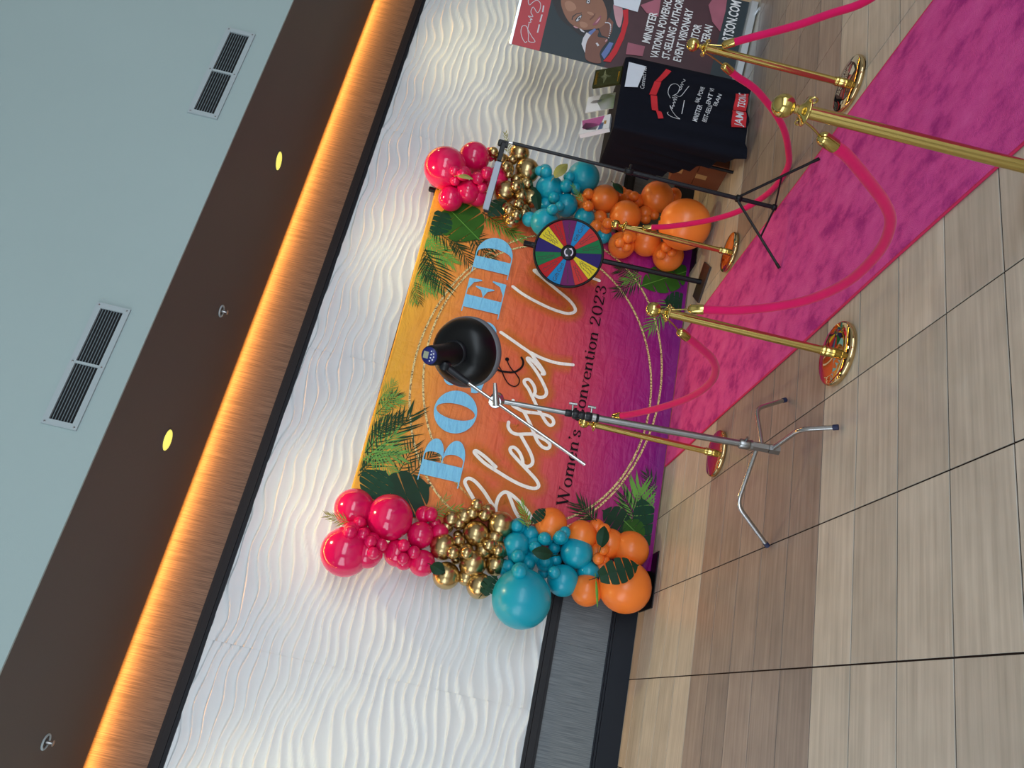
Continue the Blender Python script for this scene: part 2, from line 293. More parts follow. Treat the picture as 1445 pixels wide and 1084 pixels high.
ROLL_PRINT={'hair': [(0.57, 1.855), (0.481, 1.827), (0.431, 1.797), (0.355, 1.741), (0.302, 1.671), (0.27, 1.594), (0.231, 1.521), (0.231, 1.47), (0.266, 1.459), (0.336, 1.335), (0.457, 1.29), (0.701, 1.346)], 'face': [(0.574, 1.766), (0.5, 1.752), (0.441, 1.732), (0.375, 1.688), (0.319, 1.631), (0.289, 1.56), (0.283, 1.495), (0.306, 1.424), (0.333, 1.36), (0.393, 1.313), (0.47, 1.315), (0.545, 1.352), (0.603, 1.403), (0.645, 1.49)], 'neck': [(0.333, 1.36), (0.393, 1.313), (0.451, 1.291), (0.417, 1.245), (0.329, 1.238), (0.266, 1.255), (0.275, 1.321)], 'eye1': [(0.35, 1.584), (0.382, 1.572), (0.416, 1.539), (0.388, 1.535), (0.352, 1.549), (0.338, 1.568)], 'eye2': [(0.527, 1.523), (0.552, 1.526), (0.57, 1.504), (0.548, 1.49), (0.525, 1.494)], 'hl1': [(0.472, 1.711), (0.506, 1.681), (0.494, 1.627), (0.456, 1.599), (0.422, 1.629), (0.417, 1.673)], 'hl2': [(0.342, 1.54), (0.353, 1.498), (0.336, 1.463), (0.307, 1.475), (0.302, 1.519)], 'nl': [(0.45, 1.496), (0.455, 1.452), (0.437, 1.432), (0.426, 1.452), (0.433, 1.485)], 'ew1': [(0.346, 1.575), (0.378, 1.565), (0.404, 1.542), (0.388, 1.54), (0.359, 1.551), (0.343, 1.565)], 'ep1': [(0.365, 1.562), (0.382, 1.556), (0.387, 1.546), (0.371, 1.546), (0.359, 1.554)], 'ew2': [(0.529, 1.519), (0.55, 1.519), (0.563, 1.504), (0.547, 1.496), (0.529, 1.5)], 'ep2': [(0.537, 1.514), (0.549, 1.513), (0.552, 1.503), (0.54, 1.501), (0.533, 1.507)], 'lipl': [(0.367, 1.403), (0.408, 1.384), (0.429, 1.372), (0.414, 1.372), (0.382, 1.384)], 'brow1': [(0.348, 1.618), (0.38, 1.616), (0.41, 1.588), (0.432, 1.542), (0.425, 1.541), (0.404, 1.584), (0.373, 1.608), (0.344, 1.608)], 'nose': [(0.388, 1.462), (0.418, 1.443), (0.462, 1.422), (0.433, 1.421), (0.411, 1.432), (0.384, 1.451)], 'lips': [(0.346, 1.423), (0.397, 1.4), (0.443, 1.373), (0.432, 1.364), (0.385, 1.372), (0.354, 1.39)], 'ear': [(0.288, 1.588), (0.294, 1.58), (0.289, 1.544), (0.282, 1.542), (0.278, 1.564)], 'ring': [(0.283, 1.53), (0.284, 1.514), (0.265, 1.475), (0.259, 1.483), (0.263, 1.509)], 'hand': [(0.13, 1.437), (0.208, 1.433), (0.281, 1.399), (0.313, 1.374), (0.299, 1.355), (0.254, 1.354), (0.254, 1.303), (0.254, 1.268), (0.234, 1.257), (0.154, 1.293), (0.101, 1.3), (0.023, 1.275), (0.022, 1.406)], 'fring': [(0.189, 1.358), (0.199, 1.345), (0.179, 1.321), (0.166, 1.334)], 'nail': [(0.228, 1.281), (0.254, 1.268), (0.246, 1.26), (0.224, 1.271)], 'sleeve': [(0.151, 1.48), (0.21, 1.478), (0.266, 1.459), (0.251, 1.417), (0.183, 1.433), (0.119, 1.431), (0.069, 1.423), (0.113, 1.455)], 'blue': [(0.104, 1.287), (0.232, 1.238), (0.229, 1.202), (0.147, 1.218), (0.065, 1.25)], 'bluecol': [(0.269, 1.447), (0.321, 1.395), (0.306, 1.379), (0.245, 1.416)], 'pink': [(0.57, 1.281), (0.594, 1.235), (0.536, 1.183), (0.39, 1.175), (0.423, 1.221)], 'swoosh': [(0.048, 1.255), (0.113, 1.216), (0.193, 1.189), (0.348, 1.16), (0.467, 1.161), (0.544, 1.188), (0.564, 1.142), (0.443, 1.114), (0.293, 1.12), (0.148, 1.151), (0.055, 1.189)], 'lower': [(0.055, 1.189), (0.148, 1.151), (0.293, 1.12), (0.443, 1.114), (0.564, 1.142), (0.686, 1.17)], 'pinklight': [(0.159, 1.071), (0.268, 1.077), (0.271, 0.918), (0.179, 0.92)], 'pinklight2': [(0.627, 1.042), (0.743, 0.876), (0.562, 0.862), (0.571, 0.974)], 'rose': [(0.78, 0.443), (0.842, 0.42), (0.875, 0.29), (0.767, 0.279), (0.571, 0.285), (0.641, 0.374)], 'card': [(0.652, 1.304), (0.567, 1.275), (0.559, 1.054), (0.719, 1.045)], 'bandtop': [(0.57, 0.289), (0.877, 0.285)], 'hdr': [(0.479, 1.836), (0.011, 1.832)], 'top': [(0.408, 2.112), (-0.0, 2.102)], 'sig': [(0.054, 1.962), (0.042, 1.975), (0.075, 2.008), (0.126, 2.033), (0.178, 2.033), (0.189, 2.0), (0.16, 1.975), (0.113, 1.932), (0.07, 1.89), (0.059, 1.945), (0.113, 1.96), (0.166, 1.979), (0.223, 1.98), (0.228, 1.987), (0.233, 1.966), (0.256, 1.978), (0.26, 1.96), (0.282, 2.003), (0.286, 1.96), (0.324, 1.988), (0.372, 1.977), (0.332, 1.932), (0.362, 1.914), (0.418, 1.921), (0.441, 1.958), (0.414, 1.99), (0.382, 2.014), (0.415, 2.034), (0.436, 2.027)], 'tag': [(0.151, 1.887), (0.253, 1.888), (0.344, 1.884), (0.426, 1.891)], 'T1': [(0.305, 0.894), (0.592, 0.873)], 'T2': [(0.188, 0.794), (0.753, 0.768)], 'T3': [(0.205, 0.688), (0.768, 0.671)], 'T4': [(0.21, 0.579), (0.702, 0.568)], 'T5': [(0.422, 0.471), (0.577, 0.461)], 'T6': [(0.445, 0.38), (0.589, 0.358)], 'T7': [(0.515, 0.175), (0.873, 0.155)], 'T0': [(0.287, 0.201), (0.418, 0.194)]}
GARLAND_LEAVES=[('L', (1.06, -0.5, 2.373), (1.067, -0.52, 2.534), 0.09, 'palmolive'), ('L', (1.249, -0.33, 1.879), (1.392, -0.35, 1.587), 0.1, 'palm'), ('L', (1.227, -0.34, 1.818), (1.442, -0.36, 1.712), 0.1, 'palmolive'), ('L', (0.896, -0.46, 1.706), (0.86, -0.48, 1.59), 0.1, 'leaf'), ('L', (0.779, -0.42, 1.282), (0.931, -0.44, 1.202), 0.13, 'monstera'), ('L', (1.137, -0.62, 0.845), (1.124, -0.64, 1.007), 0.1, 'leaf'), ('L', (1.382, -0.45, 1.018), (1.509, -0.47, 0.944), 0.09, 'monstera'), ('L', (1.339, -0.42, 1.039), (1.505, -0.44, 1.137), 0.1, 'palm'), ('L', (1.274, -0.62, 0.499), (1.433, -0.64, 0.501), 0.1, 'leaf'), ('L', (1.041, -0.7, 0.491), (1.189, -0.72, 0.213), 0.19, 'monstera'), ('L', (1.03, -0.62, 0.497), (0.83, -0.64, 0.459), 0.02, 'grass'), ('L', (1.519, -0.4, 0.521), (1.613, -0.42, 0.667), 0.09, 'palmdark'), ('R', (4.189, -0.68, 2.276), (4.176, -0.7, 2.134), 0.05, 'olive'), ('R', (4.27, -0.38, 1.823), (4.036, -0.4, 1.948), 0.18, 'monstera'), ('R', (4.708, -0.48, 1.891), (4.92, -0.5, 1.978), 0.07, 'palmolive'), ('R', (4.5, -0.58, 1.442), (4.667, -0.6, 1.349), 0.1, 'olive'), ('R', (4.662, -0.5, 0.887), (4.546, -0.52, 0.786), 0.08, 'leaf'), ('R', (4.296, -0.78, 0.346), (4.135, -0.8, 0.486), 0.09, 'monstera'), ('R', (4.519, -0.36, 1.612), (4.226, -0.38, 1.505), 0.1, 'leaf'), ('R', (4.331, -0.55, 1.141), (4.465, -0.57, 1.261), 0.06, 'palm')]


# ------------------------------------------------------------------ helpers
def srgb(r, g, b):
    f = lambda c: (c / 255 / 12.92) if c / 255 <= 0.04045 else ((c / 255 + 0.055) / 1.055) ** 2.4
    return (f(r), f(g), f(b), 1.0)


def mat(name, col, rough=0.5, metal=0.0, vary=0.08, vscale=6.0, bump=0.0, bscale=60.0, stretch=(1, 1, 1), coat=0.0,
        spec=0.5, sss=0.0, sheen=0.0):
    m = bpy.data.materials.new(name)
    m.use_nodes = True
    nt = m.node_tree
    p = nt.nodes['Principled BSDF']
    p.inputs['Roughness'].default_value = rough
    p.inputs['Metallic'].default_value = metal
    p.inputs['Specular IOR Level'].default_value = spec
    p.inputs['Coat Weight'].default_value = coat
    p.inputs['Coat Roughness'].default_value = 0.05
    p.inputs['Sheen Weight'].default_value = sheen
    if sss:
        p.inputs['Subsurface Weight'].default_value = sss
        p.inputs['Subsurface Radius'].default_value = (0.03, 0.02, 0.02)
    tc = nt.nodes.new('ShaderNodeTexCoord')
    mp = nt.nodes.new('ShaderNodeMapping')
    mp.inputs['Scale'].default_value = stretch
    nt.links.new(tc.outputs['Object'], mp.inputs['Vector'])
    n = nt.nodes.new('ShaderNodeTexNoise')
    n.inputs['Scale'].default_value = vscale
    n.inputs['Detail'].default_value = 5
    nt.links.new(mp.outputs[0], n.inputs['Vector'])
    mix = nt.nodes.new('ShaderNodeMix')
    mix.data_type = 'RGBA'
    mix.inputs[6].default_value = tuple(c * (1 - vary) for c in col[:3]) + (1,)
    mix.inputs[7].default_value = tuple(min(1, c * (1 + vary)) for c in col[:3]) + (1,)
    nt.links.new(n.outputs['Fac'], mix.inputs[0])
    nt.links.new(mix.outputs[2], p.inputs['Base Color'])
    if bump:
        n2 = nt.nodes.new('ShaderNodeTexNoise')
        n2.inputs['Scale'].default_value = bscale
        n2.inputs['Detail'].default_value = 4
        nt.links.new(mp.outputs[0], n2.inputs['Vector'])
        b = nt.nodes.new('ShaderNodeBump')
        b.inputs['Strength'].default_value = bump
        b.inputs['Distance'].default_value = 0.01
        nt.links.new(n2.outputs['Fac'], b.inputs['Height'])
        nt.links.new(b.outputs[0], p.inputs['Normal'])
    return m


def emis(name, col, strength):
    m = bpy.data.materials.new(name)
    m.use_nodes = True
    p = m.node_tree.nodes['Principled BSDF']
    p.inputs['Base Color'].default_value = col
    p.inputs['Emission Color'].default_value = col
    p.inputs['Emission Strength'].default_value = strength
    return m


class MB:
    """collects faces; build() links them as one mesh object"""
    def __init__(self):
        self.v, self.f, self.s = [], [], []

    def add(self, vs, fs, smooth=False):
        o = len(self.v)
        self.v += [tuple(p) for p in vs]
        self.f += [tuple(i + o for i in f) for f in fs]
        self.s += [smooth] * len(fs)
        return self

    def box(self, a, b, M=None):
        vs = [Vector((x, y, z)) for z in (a[2], b[2]) for y in (a[1], b[1]) for x in (a[0], b[0])]
        if M:
            vs = [M @ p for p in vs]
        return self.add(vs, [(0, 2, 3, 1), (4, 5, 7, 6), (0, 1, 5, 4), (2, 6, 7, 3), (0, 4, 6, 2), (1, 3, 7, 5)])

    def bbox(self, a, b, c=0.01, M=None):
        """box with chamfered vertical and top edges"""
        (x0, y0, z0), (x1, y1, z1) = a, b
        def ring(x0, y0, x1, y1, z, c):
            return [(x0 + c, y0, z), (x1 - c, y0, z), (x1, y0 + c, z), (x1, y1 - c, z), (x1 - c, y1, z), (x0 + c, y1, z),
                    (x0, y1 - c, z), (x0, y0 + c, z)]
        rs = [ring(x0, y0, x1, y1, z0, c), ring(x0, y0, x1, y1, z1 - c, c), ring(x0 + c, y0 + c, x1 - c, y1 - c, z1, c)]
        vs = [Vector(p) for r in rs for p in r]
        if M:
            vs = [M @ p for p in vs]
        fs = [tuple(range(7, -1, -1)), tuple(range(16, 24))]
        for k in range(2):
            fs += [(k * 8 + i, k * 8 + (i + 1) % 8, k * 8 + 8 + (i + 1) % 8, k * 8 + 8 + i) for i in range(8)]
        return self.add(vs, fs)

    def lathe(self, prof, o=(0, 0, 0), axis=(0, 0, 1), seg=20, cap=True, smooth=True):
        """prof: (radius, distance along the axis)"""
        q = Vector((0, 0, 1)).rotation_difference(Vector(axis).normalized())
        o = Vector(o)
        vs, fs = [], []
        for r, h in prof:
            for k in range(seg):
                a = 2 * math.pi * k / seg
                vs.append(o + q @ Vector((r * math.cos(a), r * math.sin(a), h)))
        for j in range(len(prof) - 1):
            for k in range(seg):
                k2 = (k + 1) % seg
                fs.append((j * seg + k, j * seg + k2, (j + 1) * seg + k2, (j + 1) * seg + k))
        self.add(vs, fs, smooth)
        if cap:
            n = len(prof) - 1
            self.add([vs[k] for k in range(seg)], [tuple(range(seg - 1, -1, -1))])
            self.add([vs[n * seg + k] for k in range(seg)], [tuple(range(seg))])
        return self

    def cyl(self, a, b, r, r2=None, seg=14):
        a, b = Vector(a), Vector(b)
        return self.lathe([(r, 0), (r if r2 is None else r2, (b - a).length)], a, b - a, seg)

    def sphere(self, c, r, seg=20, rings=12, sc=(1, 1, 1)):
        c = Vector(c)
        vs = [c + Vector((0, 0, r * sc[2]))]
        for j in range(1, rings):
            t = math.pi * j / rings
            for k in range(seg):
                a = 2 * math.pi * k / seg
                vs.append(c + Vector((r * sc[0] * math.sin(t) * math.cos(a), r * sc[1] * math.sin(t) * math.sin(a), r * sc[2] * math.cos(t))))
        vs.append(c - Vector((0, 0, r * sc[2])))
        fs = [(0, 1 + k, 1 + (k + 1) % seg) for k in range(seg)]
        for j in range(rings - 2):
            a = 1 + j * seg
            fs += [(a + k, a + seg + k, a + seg + (k + 1) % seg, a + (k + 1) % seg) for k in range(seg)]
        a, e = 1 + (rings - 2) * seg, len(vs) - 1
        fs += [(a + k, e, a + (k + 1) % seg) for k in range(seg)]
        return self.add(vs, fs, True)

    def tube(self, pts, r, seg=12, cap=True):
        pts = [Vector(p) for p in pts]
        rr = r if isinstance(r, (list, tuple)) else [r] * len(pts)
        vs, fs = [], []
        t0 = (pts[1] - pts[0]).normalized()
        up = Vector((0, 0, 1)) if abs(t0.z) < 0.9 else Vector((1, 0, 0))
        nrm = t0.cross(up).normalized()
        for i, p in enumerate(pts):
            t = (pts[min(i + 1, len(pts) - 1)] - pts[max(i - 1, 0)]).normalized()
            nrm = (nrm - t * nrm.dot(t)).normalized()
            bn = t.cross(nrm)
            for k in range(seg):
                a = 2 * math.pi * k / seg
                vs.append(p + (nrm * math.cos(a) + bn * math.sin(a)) * rr[i])
        for j in range(len(pts) - 1):
            for k in range(seg):
                k2 = (k + 1) % seg
                fs.append((j * seg + k, j * seg + k2, (j + 1) * seg + k2, (j + 1) * seg + k))
        self.add(vs, fs, True)
        if cap:
            n = len(pts) - 1
            self.add([vs[k] for k in range(seg)], [tuple(range(seg - 1, -1, -1))])
            self.add([vs[n * seg + k] for k in range(seg)], [tuple(range(seg))])
        return self

    def torus(self, c, axis, R, r, seg=24, sub=8):
        q = Vector((0, 0, 1)).rotation_difference(Vector(axis).normalized())
        c = Vector(c)
        vs, fs = [], []
        for i in range(seg):
            a = 2 * math.pi * i / seg
            for k in range(sub):
                b = 2 * math.pi * k / sub
                vs.append(c + q @ Vector(((R + r * math.cos(b)) * math.cos(a), (R + r * math.cos(b)) * math.sin(a), r * math.sin(b))))
        for i in range(seg):
            for k in range(sub):
                i2, k2 = (i + 1) % seg, (k + 1) % sub
                fs.append((i * sub + k, i2 * sub + k, i2 * sub + k2, i * sub + k2))
        return self.add(vs, fs, True)

    def mesh(self, name, m, off=(0, 0, 0)):
        me = bpy.data.meshes.new(name)
        ox, oy, oz = off
        me.from_pydata([(x - ox, y - oy, z - oz) for x, y, z in self.v], [], self.f)
        me.polygons.foreach_set('use_smooth', self.s)
        me.materials.append(m)
        me.update()
        return me

    def build(self, name, m, parent=None, origin=None):
        """world-space shapes; a part keeps its thing's origin"""
        off = root_loc(parent) if parent else (origin or (0, 0, 0))
        o = bpy.data.objects.new(name, self.mesh(name, m, off))
        COL.objects.link(o)
        if parent:
            o.parent = parent
        else:
            o.location = off
        return o


def root_loc(o):
    p = Vector(o.location)
    while o.parent:
        o = o.parent
        p = p + Vector(o.location)
    return p


def thing(name, label, cat, loc=(0, 0, 0), group=None):
    o = bpy.data.objects.new(name, None)
    o.empty_display_size = 0.1
    o.location = loc
    COL.objects.link(o)
    return tag(o, label, cat, group)


def tag(o, label, cat, group=None):
    o['label'] = label
    o['category'] = cat
    if group:
        o['group'] = group
    return o


def struct(o):
    o['kind'] = 'structure'
    return o


def dup(o, parent=None, loc=None):
    c = o.copy()
    COL.objects.link(c)
    c.parent = parent
    if loc is not None:
        c.location = loc
    for ch in list(o.children):
        dup(ch, c)
    return c


def smooth_path(pts, n=6, closed=False):
    pts = [Vector(p) for p in pts]
    N = len(pts)
    out = []
    for i in range(N if closed else N - 1):
        p0 = pts[(i - 1) % N] if closed or i > 0 else pts[0] * 2 - pts[1]
        p1, p2 = pts[i], pts[(i + 1) % N]
        p3 = pts[(i + 2) % N] if closed or i + 2 < N else p2 * 2 - p1
        for k in range(n):
            t = k / n
            out.append(0.5 * ((2 * p1) + (p2 - p0) * t + (2 * p0 - 5 * p1 + 4 * p2 - p3) * t * t + (3 * p1 - p0 - 3 * p2 + p3) * t ** 3))
    if not closed:
        out.append(pts[-1])
    return out


class Flat:
    """flat print on a plane: (s, z) -> world, pieces slightly proud of the sheet"""
    def __init__(self, fn):
        self.fn = fn
        self.b = MB()
        self.k = 0.0

    def poly(self, pts, lift=0.0):
        self.k += 8e-6                      # no two pieces share one plane
        lift += self.k
        self.b.add([self.fn(p[0], p[1], lift) for p in pts], [tuple(range(len(pts)))])
        return self

    def ribbon(self, pts, w, lift=0.0, nib=None, closed=False, caps=True):
        pts = [Vector((p[0], p[1])) for p in pts]
        n = len(pts)
        L, R = [], []
        for i, p in enumerate(pts):
            a = pts[(i - 1) % n] if closed else pts[max(i - 1, 0)]
            c = pts[(i + 1) % n] if closed else pts[min(i + 1, n - 1)]
            t = (c - a)
            if t.length < 1e-9:
                t = Vector((1, 0))
            t.normalize()
            ww = w if nib is None else nib + (w - nib) * abs(t.y) ** 1.3
            nn = Vector((-t.y, t.x)) * ww / 2
            L.append(p + nn)
            R.append(p - nn)
        dl = [lift + self.k + 8e-6 * (i + 1) for i in range(n)]
        self.k += 8e-6 * (n + 1)
        vs = [self.fn(q.x, q.y, d) for q, d in zip(L, dl)] + [self.fn(q.x, q.y, d) for q, d in zip(R, dl)]
        m = n if closed else n - 1
        self.b.add(vs, [(i, (i + 1) % n, n + (i + 1) % n, n + i) for i in range(m)])
        if caps and not closed and nib is None:
            for p in (pts[0], pts[-1]):
                self.poly([(p.x + w / 2 * math.cos(a * math.pi / 6), p.y + w / 2 * math.sin(a * math.pi / 6)) for a in range(12)], lift)
        return self

    def disc(self, c, rx, ry=None, lift=0.0, n=20, rot=0.0):
        ry = ry or rx
        cr, sr = math.cos(rot), math.sin(rot)
        self.poly([(c[0] + rx * math.cos(a) * cr - ry * math.sin(a) * sr, c[1] + rx * math.cos(a) * sr + ry * math.sin(a) * cr)
                   for a in (2 * math.pi * k / n for k in range(n))], lift)
        return self

    def text(self, s, p, q, height, lift=0.0, bold=0.0):
        """sans capitals fitted between two points of the sheet"""
        cu = bpy.data.curves.new('t', 'FONT')
        cu.body = s
        cu.size = 1.0
        cu.offset = bold
        cu.resolution_u = 2
        ob = bpy.data.objects.new('t', cu)
        COL.objects.link(ob)
        bpy.context.view_layer.update()
        me = bpy.data.meshes.new_from_object(ob.evaluated_get(bpy.context.evaluated_depsgraph_get()))
        bpy.data.objects.remove(ob)
        xs = [v.co.x for v in me.vertices]
        ys = [v.co.y for v in me.vertices]
        x0, x1, y1 = min(xs), max(xs), max(ys)
        p, q = Vector(p), Vector(q)
        e = q - p
        up = Vector((-e.y, e.x)).normalized()
        vs = []
        for v in me.vertices:
            c = p + e * ((v.co.x - x0) / (x1 - x0)) + up * (v.co.y / y1 * height)
            vs.append(self.fn(c.x, c.y, lift))
        self.b.add(vs, [tuple(pl.vertices) for pl in me.polygons])
        bpy.data.meshes.remove(me)
        return self

    def build(self, name, m, parent):
        return self.b.build(name, m, parent)


# ------------------------------------------------------------------ materials
M_WHITE = mat('white_plaster', srgb(232, 234, 236), 0.5, vary=0.02, spec=0.3)
M_FASCIA = mat('grey_blue_paint', srgb(162, 180, 180), 0.8, vary=0.03, vscale=1.5, bump=0.08, bscale=220, spec=0.2)
M_SOFFIT = mat('brown_paint', srgb(88, 80, 76), 0.6, vary=0.04, vscale=2, spec=0.25)
M_BLACK_TRIM = mat('black_trim', srgb(36, 37, 42), 0.45, vary=0.1, spec=0.2)
M_BASE = mat('black_baseboard', srgb(26, 32, 42), 0.4, vary=0.12, vscale=3, spec=0.2)
M_SHELL = mat('pale_wall', srgb(190, 188, 182), 0.8, vary=0.03)
M_BRASS = mat('polished_brass', srgb(204, 180, 106), 0.15, 1.0, vary=0.03)
M_BRASS_BASE = mat('mirror_brass', srgb(216, 188, 140), 0.03, 1.0, vary=0.02)
M_CHROME = mat('chrome', srgb(190, 190, 192), 0.2, 1.0, vary=0.03)
M_STEEL = mat('brushed_steel', srgb(150, 150, 150), 0.3, 1.0, vary=0.05)
M_BLACK = mat('black_plastic', srgb(18, 18, 21), 0.42, vary=0.1, spec=0.25)
M_BLACKM = mat('black_metal', srgb(20, 22, 28), 0.38, 0.0, vary=0.1, spec=0.3)
M_DISH = mat('black_dish_paint', srgb(8, 9, 12), 0.34, vary=0.1, spec=0.3)
M_ROPE = mat('pink_velvet', srgb(208, 24, 92), 0.9, vary=0.12, vscale=14, bump=0.2, bscale=400, spec=0.1, sheen=0.2)
M_CLOTH = mat('black_table_cloth', srgb(18, 20, 31), 0.8, vary=0.15, vscale=5, bump=0.15, bscale=20, spec=0.12)
M_LATEX = {
    'pink': mat('hot_pink_latex', srgb(226, 18, 92), 0.14, vary=0.05, vscale=1.2, coat=0.5, sss=0.08),
    'teal': mat('teal_latex', srgb(6, 160, 186), 0.34, vary=0.05, vscale=1.2, coat=0.12, sss=0.05),
    'orange': mat('orange_latex', srgb(248, 130, 48), 0.34, vary=0.06, vscale=1.2, coat=0.12, sss=0.08),
    'gold': mat('chrome_gold_balloon', srgb(196, 170, 122), 0.27, 1.0, vary=0.04, vscale=1.2)}
M_LEAF = [mat('dark_leaf', srgb(24, 58, 40), 0.5, vary=0.35, vscale=8, spec=0.2), mat('mid_leaf', srgb(48, 96, 30), 0.5, vary=0.4, vscale=8, spec=0.2),
          mat('deep_leaf', srgb(20, 66, 46), 0.5, vary=0.35, vscale=8, spec=0.2)]
M_PALM = [mat('dark_palm', srgb(26, 62, 34), 0.5, vary=0.4, vscale=14, spec=0.2), mat('bright_palm', srgb(98, 158, 58), 0.5, vary=0.35, vscale=14),
          mat('olive_palm', srgb(150, 148, 76), 0.5, vary=0.3, vscale=14)]


def wood_panel_mat(name, c1, c2, rough=0.4):
    """fine vertical linear grain"""
    m = bpy.data.materials.new(name)
    m.use_nodes = True
    nt = m.node_tree
    p = nt.nodes['Principled BSDF']
    p.inputs['Roughness'].default_value = rough
    tc = nt.nodes.new('ShaderNodeTexCoord')
    mp = nt.nodes.new('ShaderNodeMapping')
    mp.inputs['Scale'].default_value = (170, 1, 4.0)
    n = nt.nodes.new('ShaderNodeTexNoise')
    n.inputs['Scale'].default_value = 1.0
    n.inputs['Detail'].default_value = 6
    r = nt.nodes.new('ShaderNodeValToRGB')
    r.color_ramp.elements[0].position = 0.36
    r.color_ramp.elements[0].color = c1
    r.color_ramp.elements[1].position = 0.66
    r.color_ramp.elements[1].color = c2
    nt.links.new(tc.outputs['Object'], mp.inputs[0])
    nt.links.new(mp.outputs[0], n.inputs['Vector'])
    nt.links.new(n.outputs['Fac'], r.inputs[0])
    nt.links.new(r.outputs[0], p.inputs['Base Color'])
    b = nt.nodes.new('ShaderNodeBump')
    b.inputs['Strength'].default_value = 0.15
    b.inputs['Distance'].default_value = 0.004
    nt.links.new(n.outputs['Fac'], b.inputs['Height'])
    nt.links.new(b.outputs[0], p.inputs['Normal'])
    return m


M_COPPER = wood_panel_mat('brown_linear_laminate', srgb(84, 68, 58), srgb(122, 102, 88), 0.55)
M_DADO = wood_panel_mat('grey_linear_laminate', srgb(84, 92, 100), srgb(116, 124, 130), 0.45)


def tile_mat(name, ca, cb):
    m = bpy.data.materials.new(name)
    m.use_nodes = True
    nt = m.node_tree
    p = nt.nodes['Principled BSDF']
    p.inputs['Roughness'].default_value = 0.38
    tc = nt.nodes.new('ShaderNodeTexCoord')
    oi = nt.nodes.new('ShaderNodeObjectInfo')
    geo = nt.nodes.new('ShaderNodeNewGeometry')
    ad = nt.nodes.new('ShaderNodeVectorMath')
    ad.operation = 'ADD'
    sc = nt.nodes.new('ShaderNodeVectorMath')
    sc.operation = 'SCALE'
    cb_ = nt.nodes.new('ShaderNodeCombineXYZ')
    for k in range(3):
        nt.links.new(oi.outputs['Random'], cb_.inputs[k])
    nt.links.new(cb_.outputs[0], sc.inputs[0])
    sc.inputs['Scale'].default_value = 37.0
    nt.links.new(geo.outputs['Position'], ad.inputs[0])
    nt.links.new(sc.outputs[0], ad.inputs[1])
    mp = nt.nodes.new('ShaderNodeMapping')
    mp.inputs['Scale'].default_value = (1.6, 42, 1)
    nt.links.new(ad.outputs[0], mp.inputs[0])
    n = nt.nodes.new('ShaderNodeTexNoise')
    n.inputs['Scale'].default_value = 1.0
    n.inputs['Detail'].default_value = 6
    n.inputs['Roughness'].default_value = 0.6
    nt.links.new(mp.outputs[0], n.inputs['Vector'])
    n2 = nt.nodes.new('ShaderNodeTexNoise')
    n2.inputs['Scale'].default_value = 5.0
    nt.links.new(ad.outputs[0], n2.inputs['Vector'])
    r = nt.nodes.new('ShaderNodeValToRGB')
    r.color_ramp.elements[0].position = 0.3
    r.color_ramp.elements[0].color = ca
    r.color_ramp.elements[1].position = 0.7
    r.color_ramp.elements[1].color = cb
    mm = nt.nodes.new('ShaderNodeMath')
    mm.operation = 'MULTIPLY_ADD'
    mm.inputs[1].default_value = 0.7
    nt.links.new(n.outputs['Fac'], mm.inputs[0])
    m2 = nt.nodes.new('ShaderNodeMath')
    m2.operation = 'MULTIPLY'
    m2.inputs[1].default_value = 0.3
    nt.links.new(n2.outputs['Fac'], m2.inputs[0])
    nt.links.new(m2.outputs[0], mm.inputs[2])
    nt.links.new(mm.outputs[0], r.inputs[0])
    hs = nt.nodes.new('ShaderNodeHueSaturation')
    mr = nt.nodes.new('ShaderNodeMapRange')
    mr.inputs['To Min'].default_value = 0.9
    mr.inputs['To Max'].default_value = 1.1
    nt.links.new(oi.outputs['Random'], mr.inputs[0])
    nt.links.new(mr.outputs[0], hs.inputs['Value'])
    nt.links.new(r.outputs[0], hs.inputs['Color'])
    nt.links.new(hs.outputs[0], p.inputs['Base Color'])
    return m


M_TILE_L = tile_mat('taupe_plank_tile', srgb(163, 157, 147), srgb(205, 198, 187))
M_TILE_D = tile_mat('brown_plank_tile', srgb(122, 110, 103), srgb(164, 151, 142))
M_GROUT = mat('dark_grout', srgb(46, 37, 35), 0.9, spec=0.1)


def carpet_mat():
    m = mat('pink_shag', srgb(206, 74, 146), 0.95, spec=0.05)
    nt = m.node_tree
    p = nt.nodes['Principled BSDF']
    tc = nt.nodes.new('ShaderNodeTexCoord')
    n = nt.nodes.new('ShaderNodeTexNoise')
    n.inputs['Scale'].default_value = 4.6
    n.inputs['Detail'].default_value = 9
    n.inputs['Roughness'].default_value = 0.68
    mp = nt.nodes.new('ShaderNodeMapping')
    mp.inputs['Scale'].default_value = (1.3, 1.0, 1)
    nt.links.new(tc.outputs['Object'], mp.inputs[0])
    nt.links.new(mp.outputs[0], n.inputs['Vector'])
    r = nt.nodes.new('ShaderNodeValToRGB')
    e = r.color_ramp.elements
    e[0].position, e[0].color = 0.36, srgb(176, 56, 136)
    e[1].position, e[1].color = 0.50, srgb(216, 82, 160)
    x = e.new(0.7)
    x.color = srgb(228, 100, 174)
    nt.links.new(n.outputs['Fac'], r.inputs[0])
    nt.links.new(r.outputs[0], p.inputs['Base Color'])
    n2 = nt.nodes.new('ShaderNodeTexNoise')
    n2.inputs['Scale'].default_value = 230
    n2.inputs['Detail'].default_value = 3
    nt.links.new(tc.outputs['Object'], n2.inputs['Vector'])
    b = nt.nodes.new('ShaderNodeBump')
    b.inputs['Strength'].default_value = 0.7
    b.inputs['Distance'].default_value = 0.01
    nt.links.new(n2.outputs['Fac'], b.inputs['Height'])
    nt.links.new(b.outputs[0], p.inputs['Normal'])
    return m


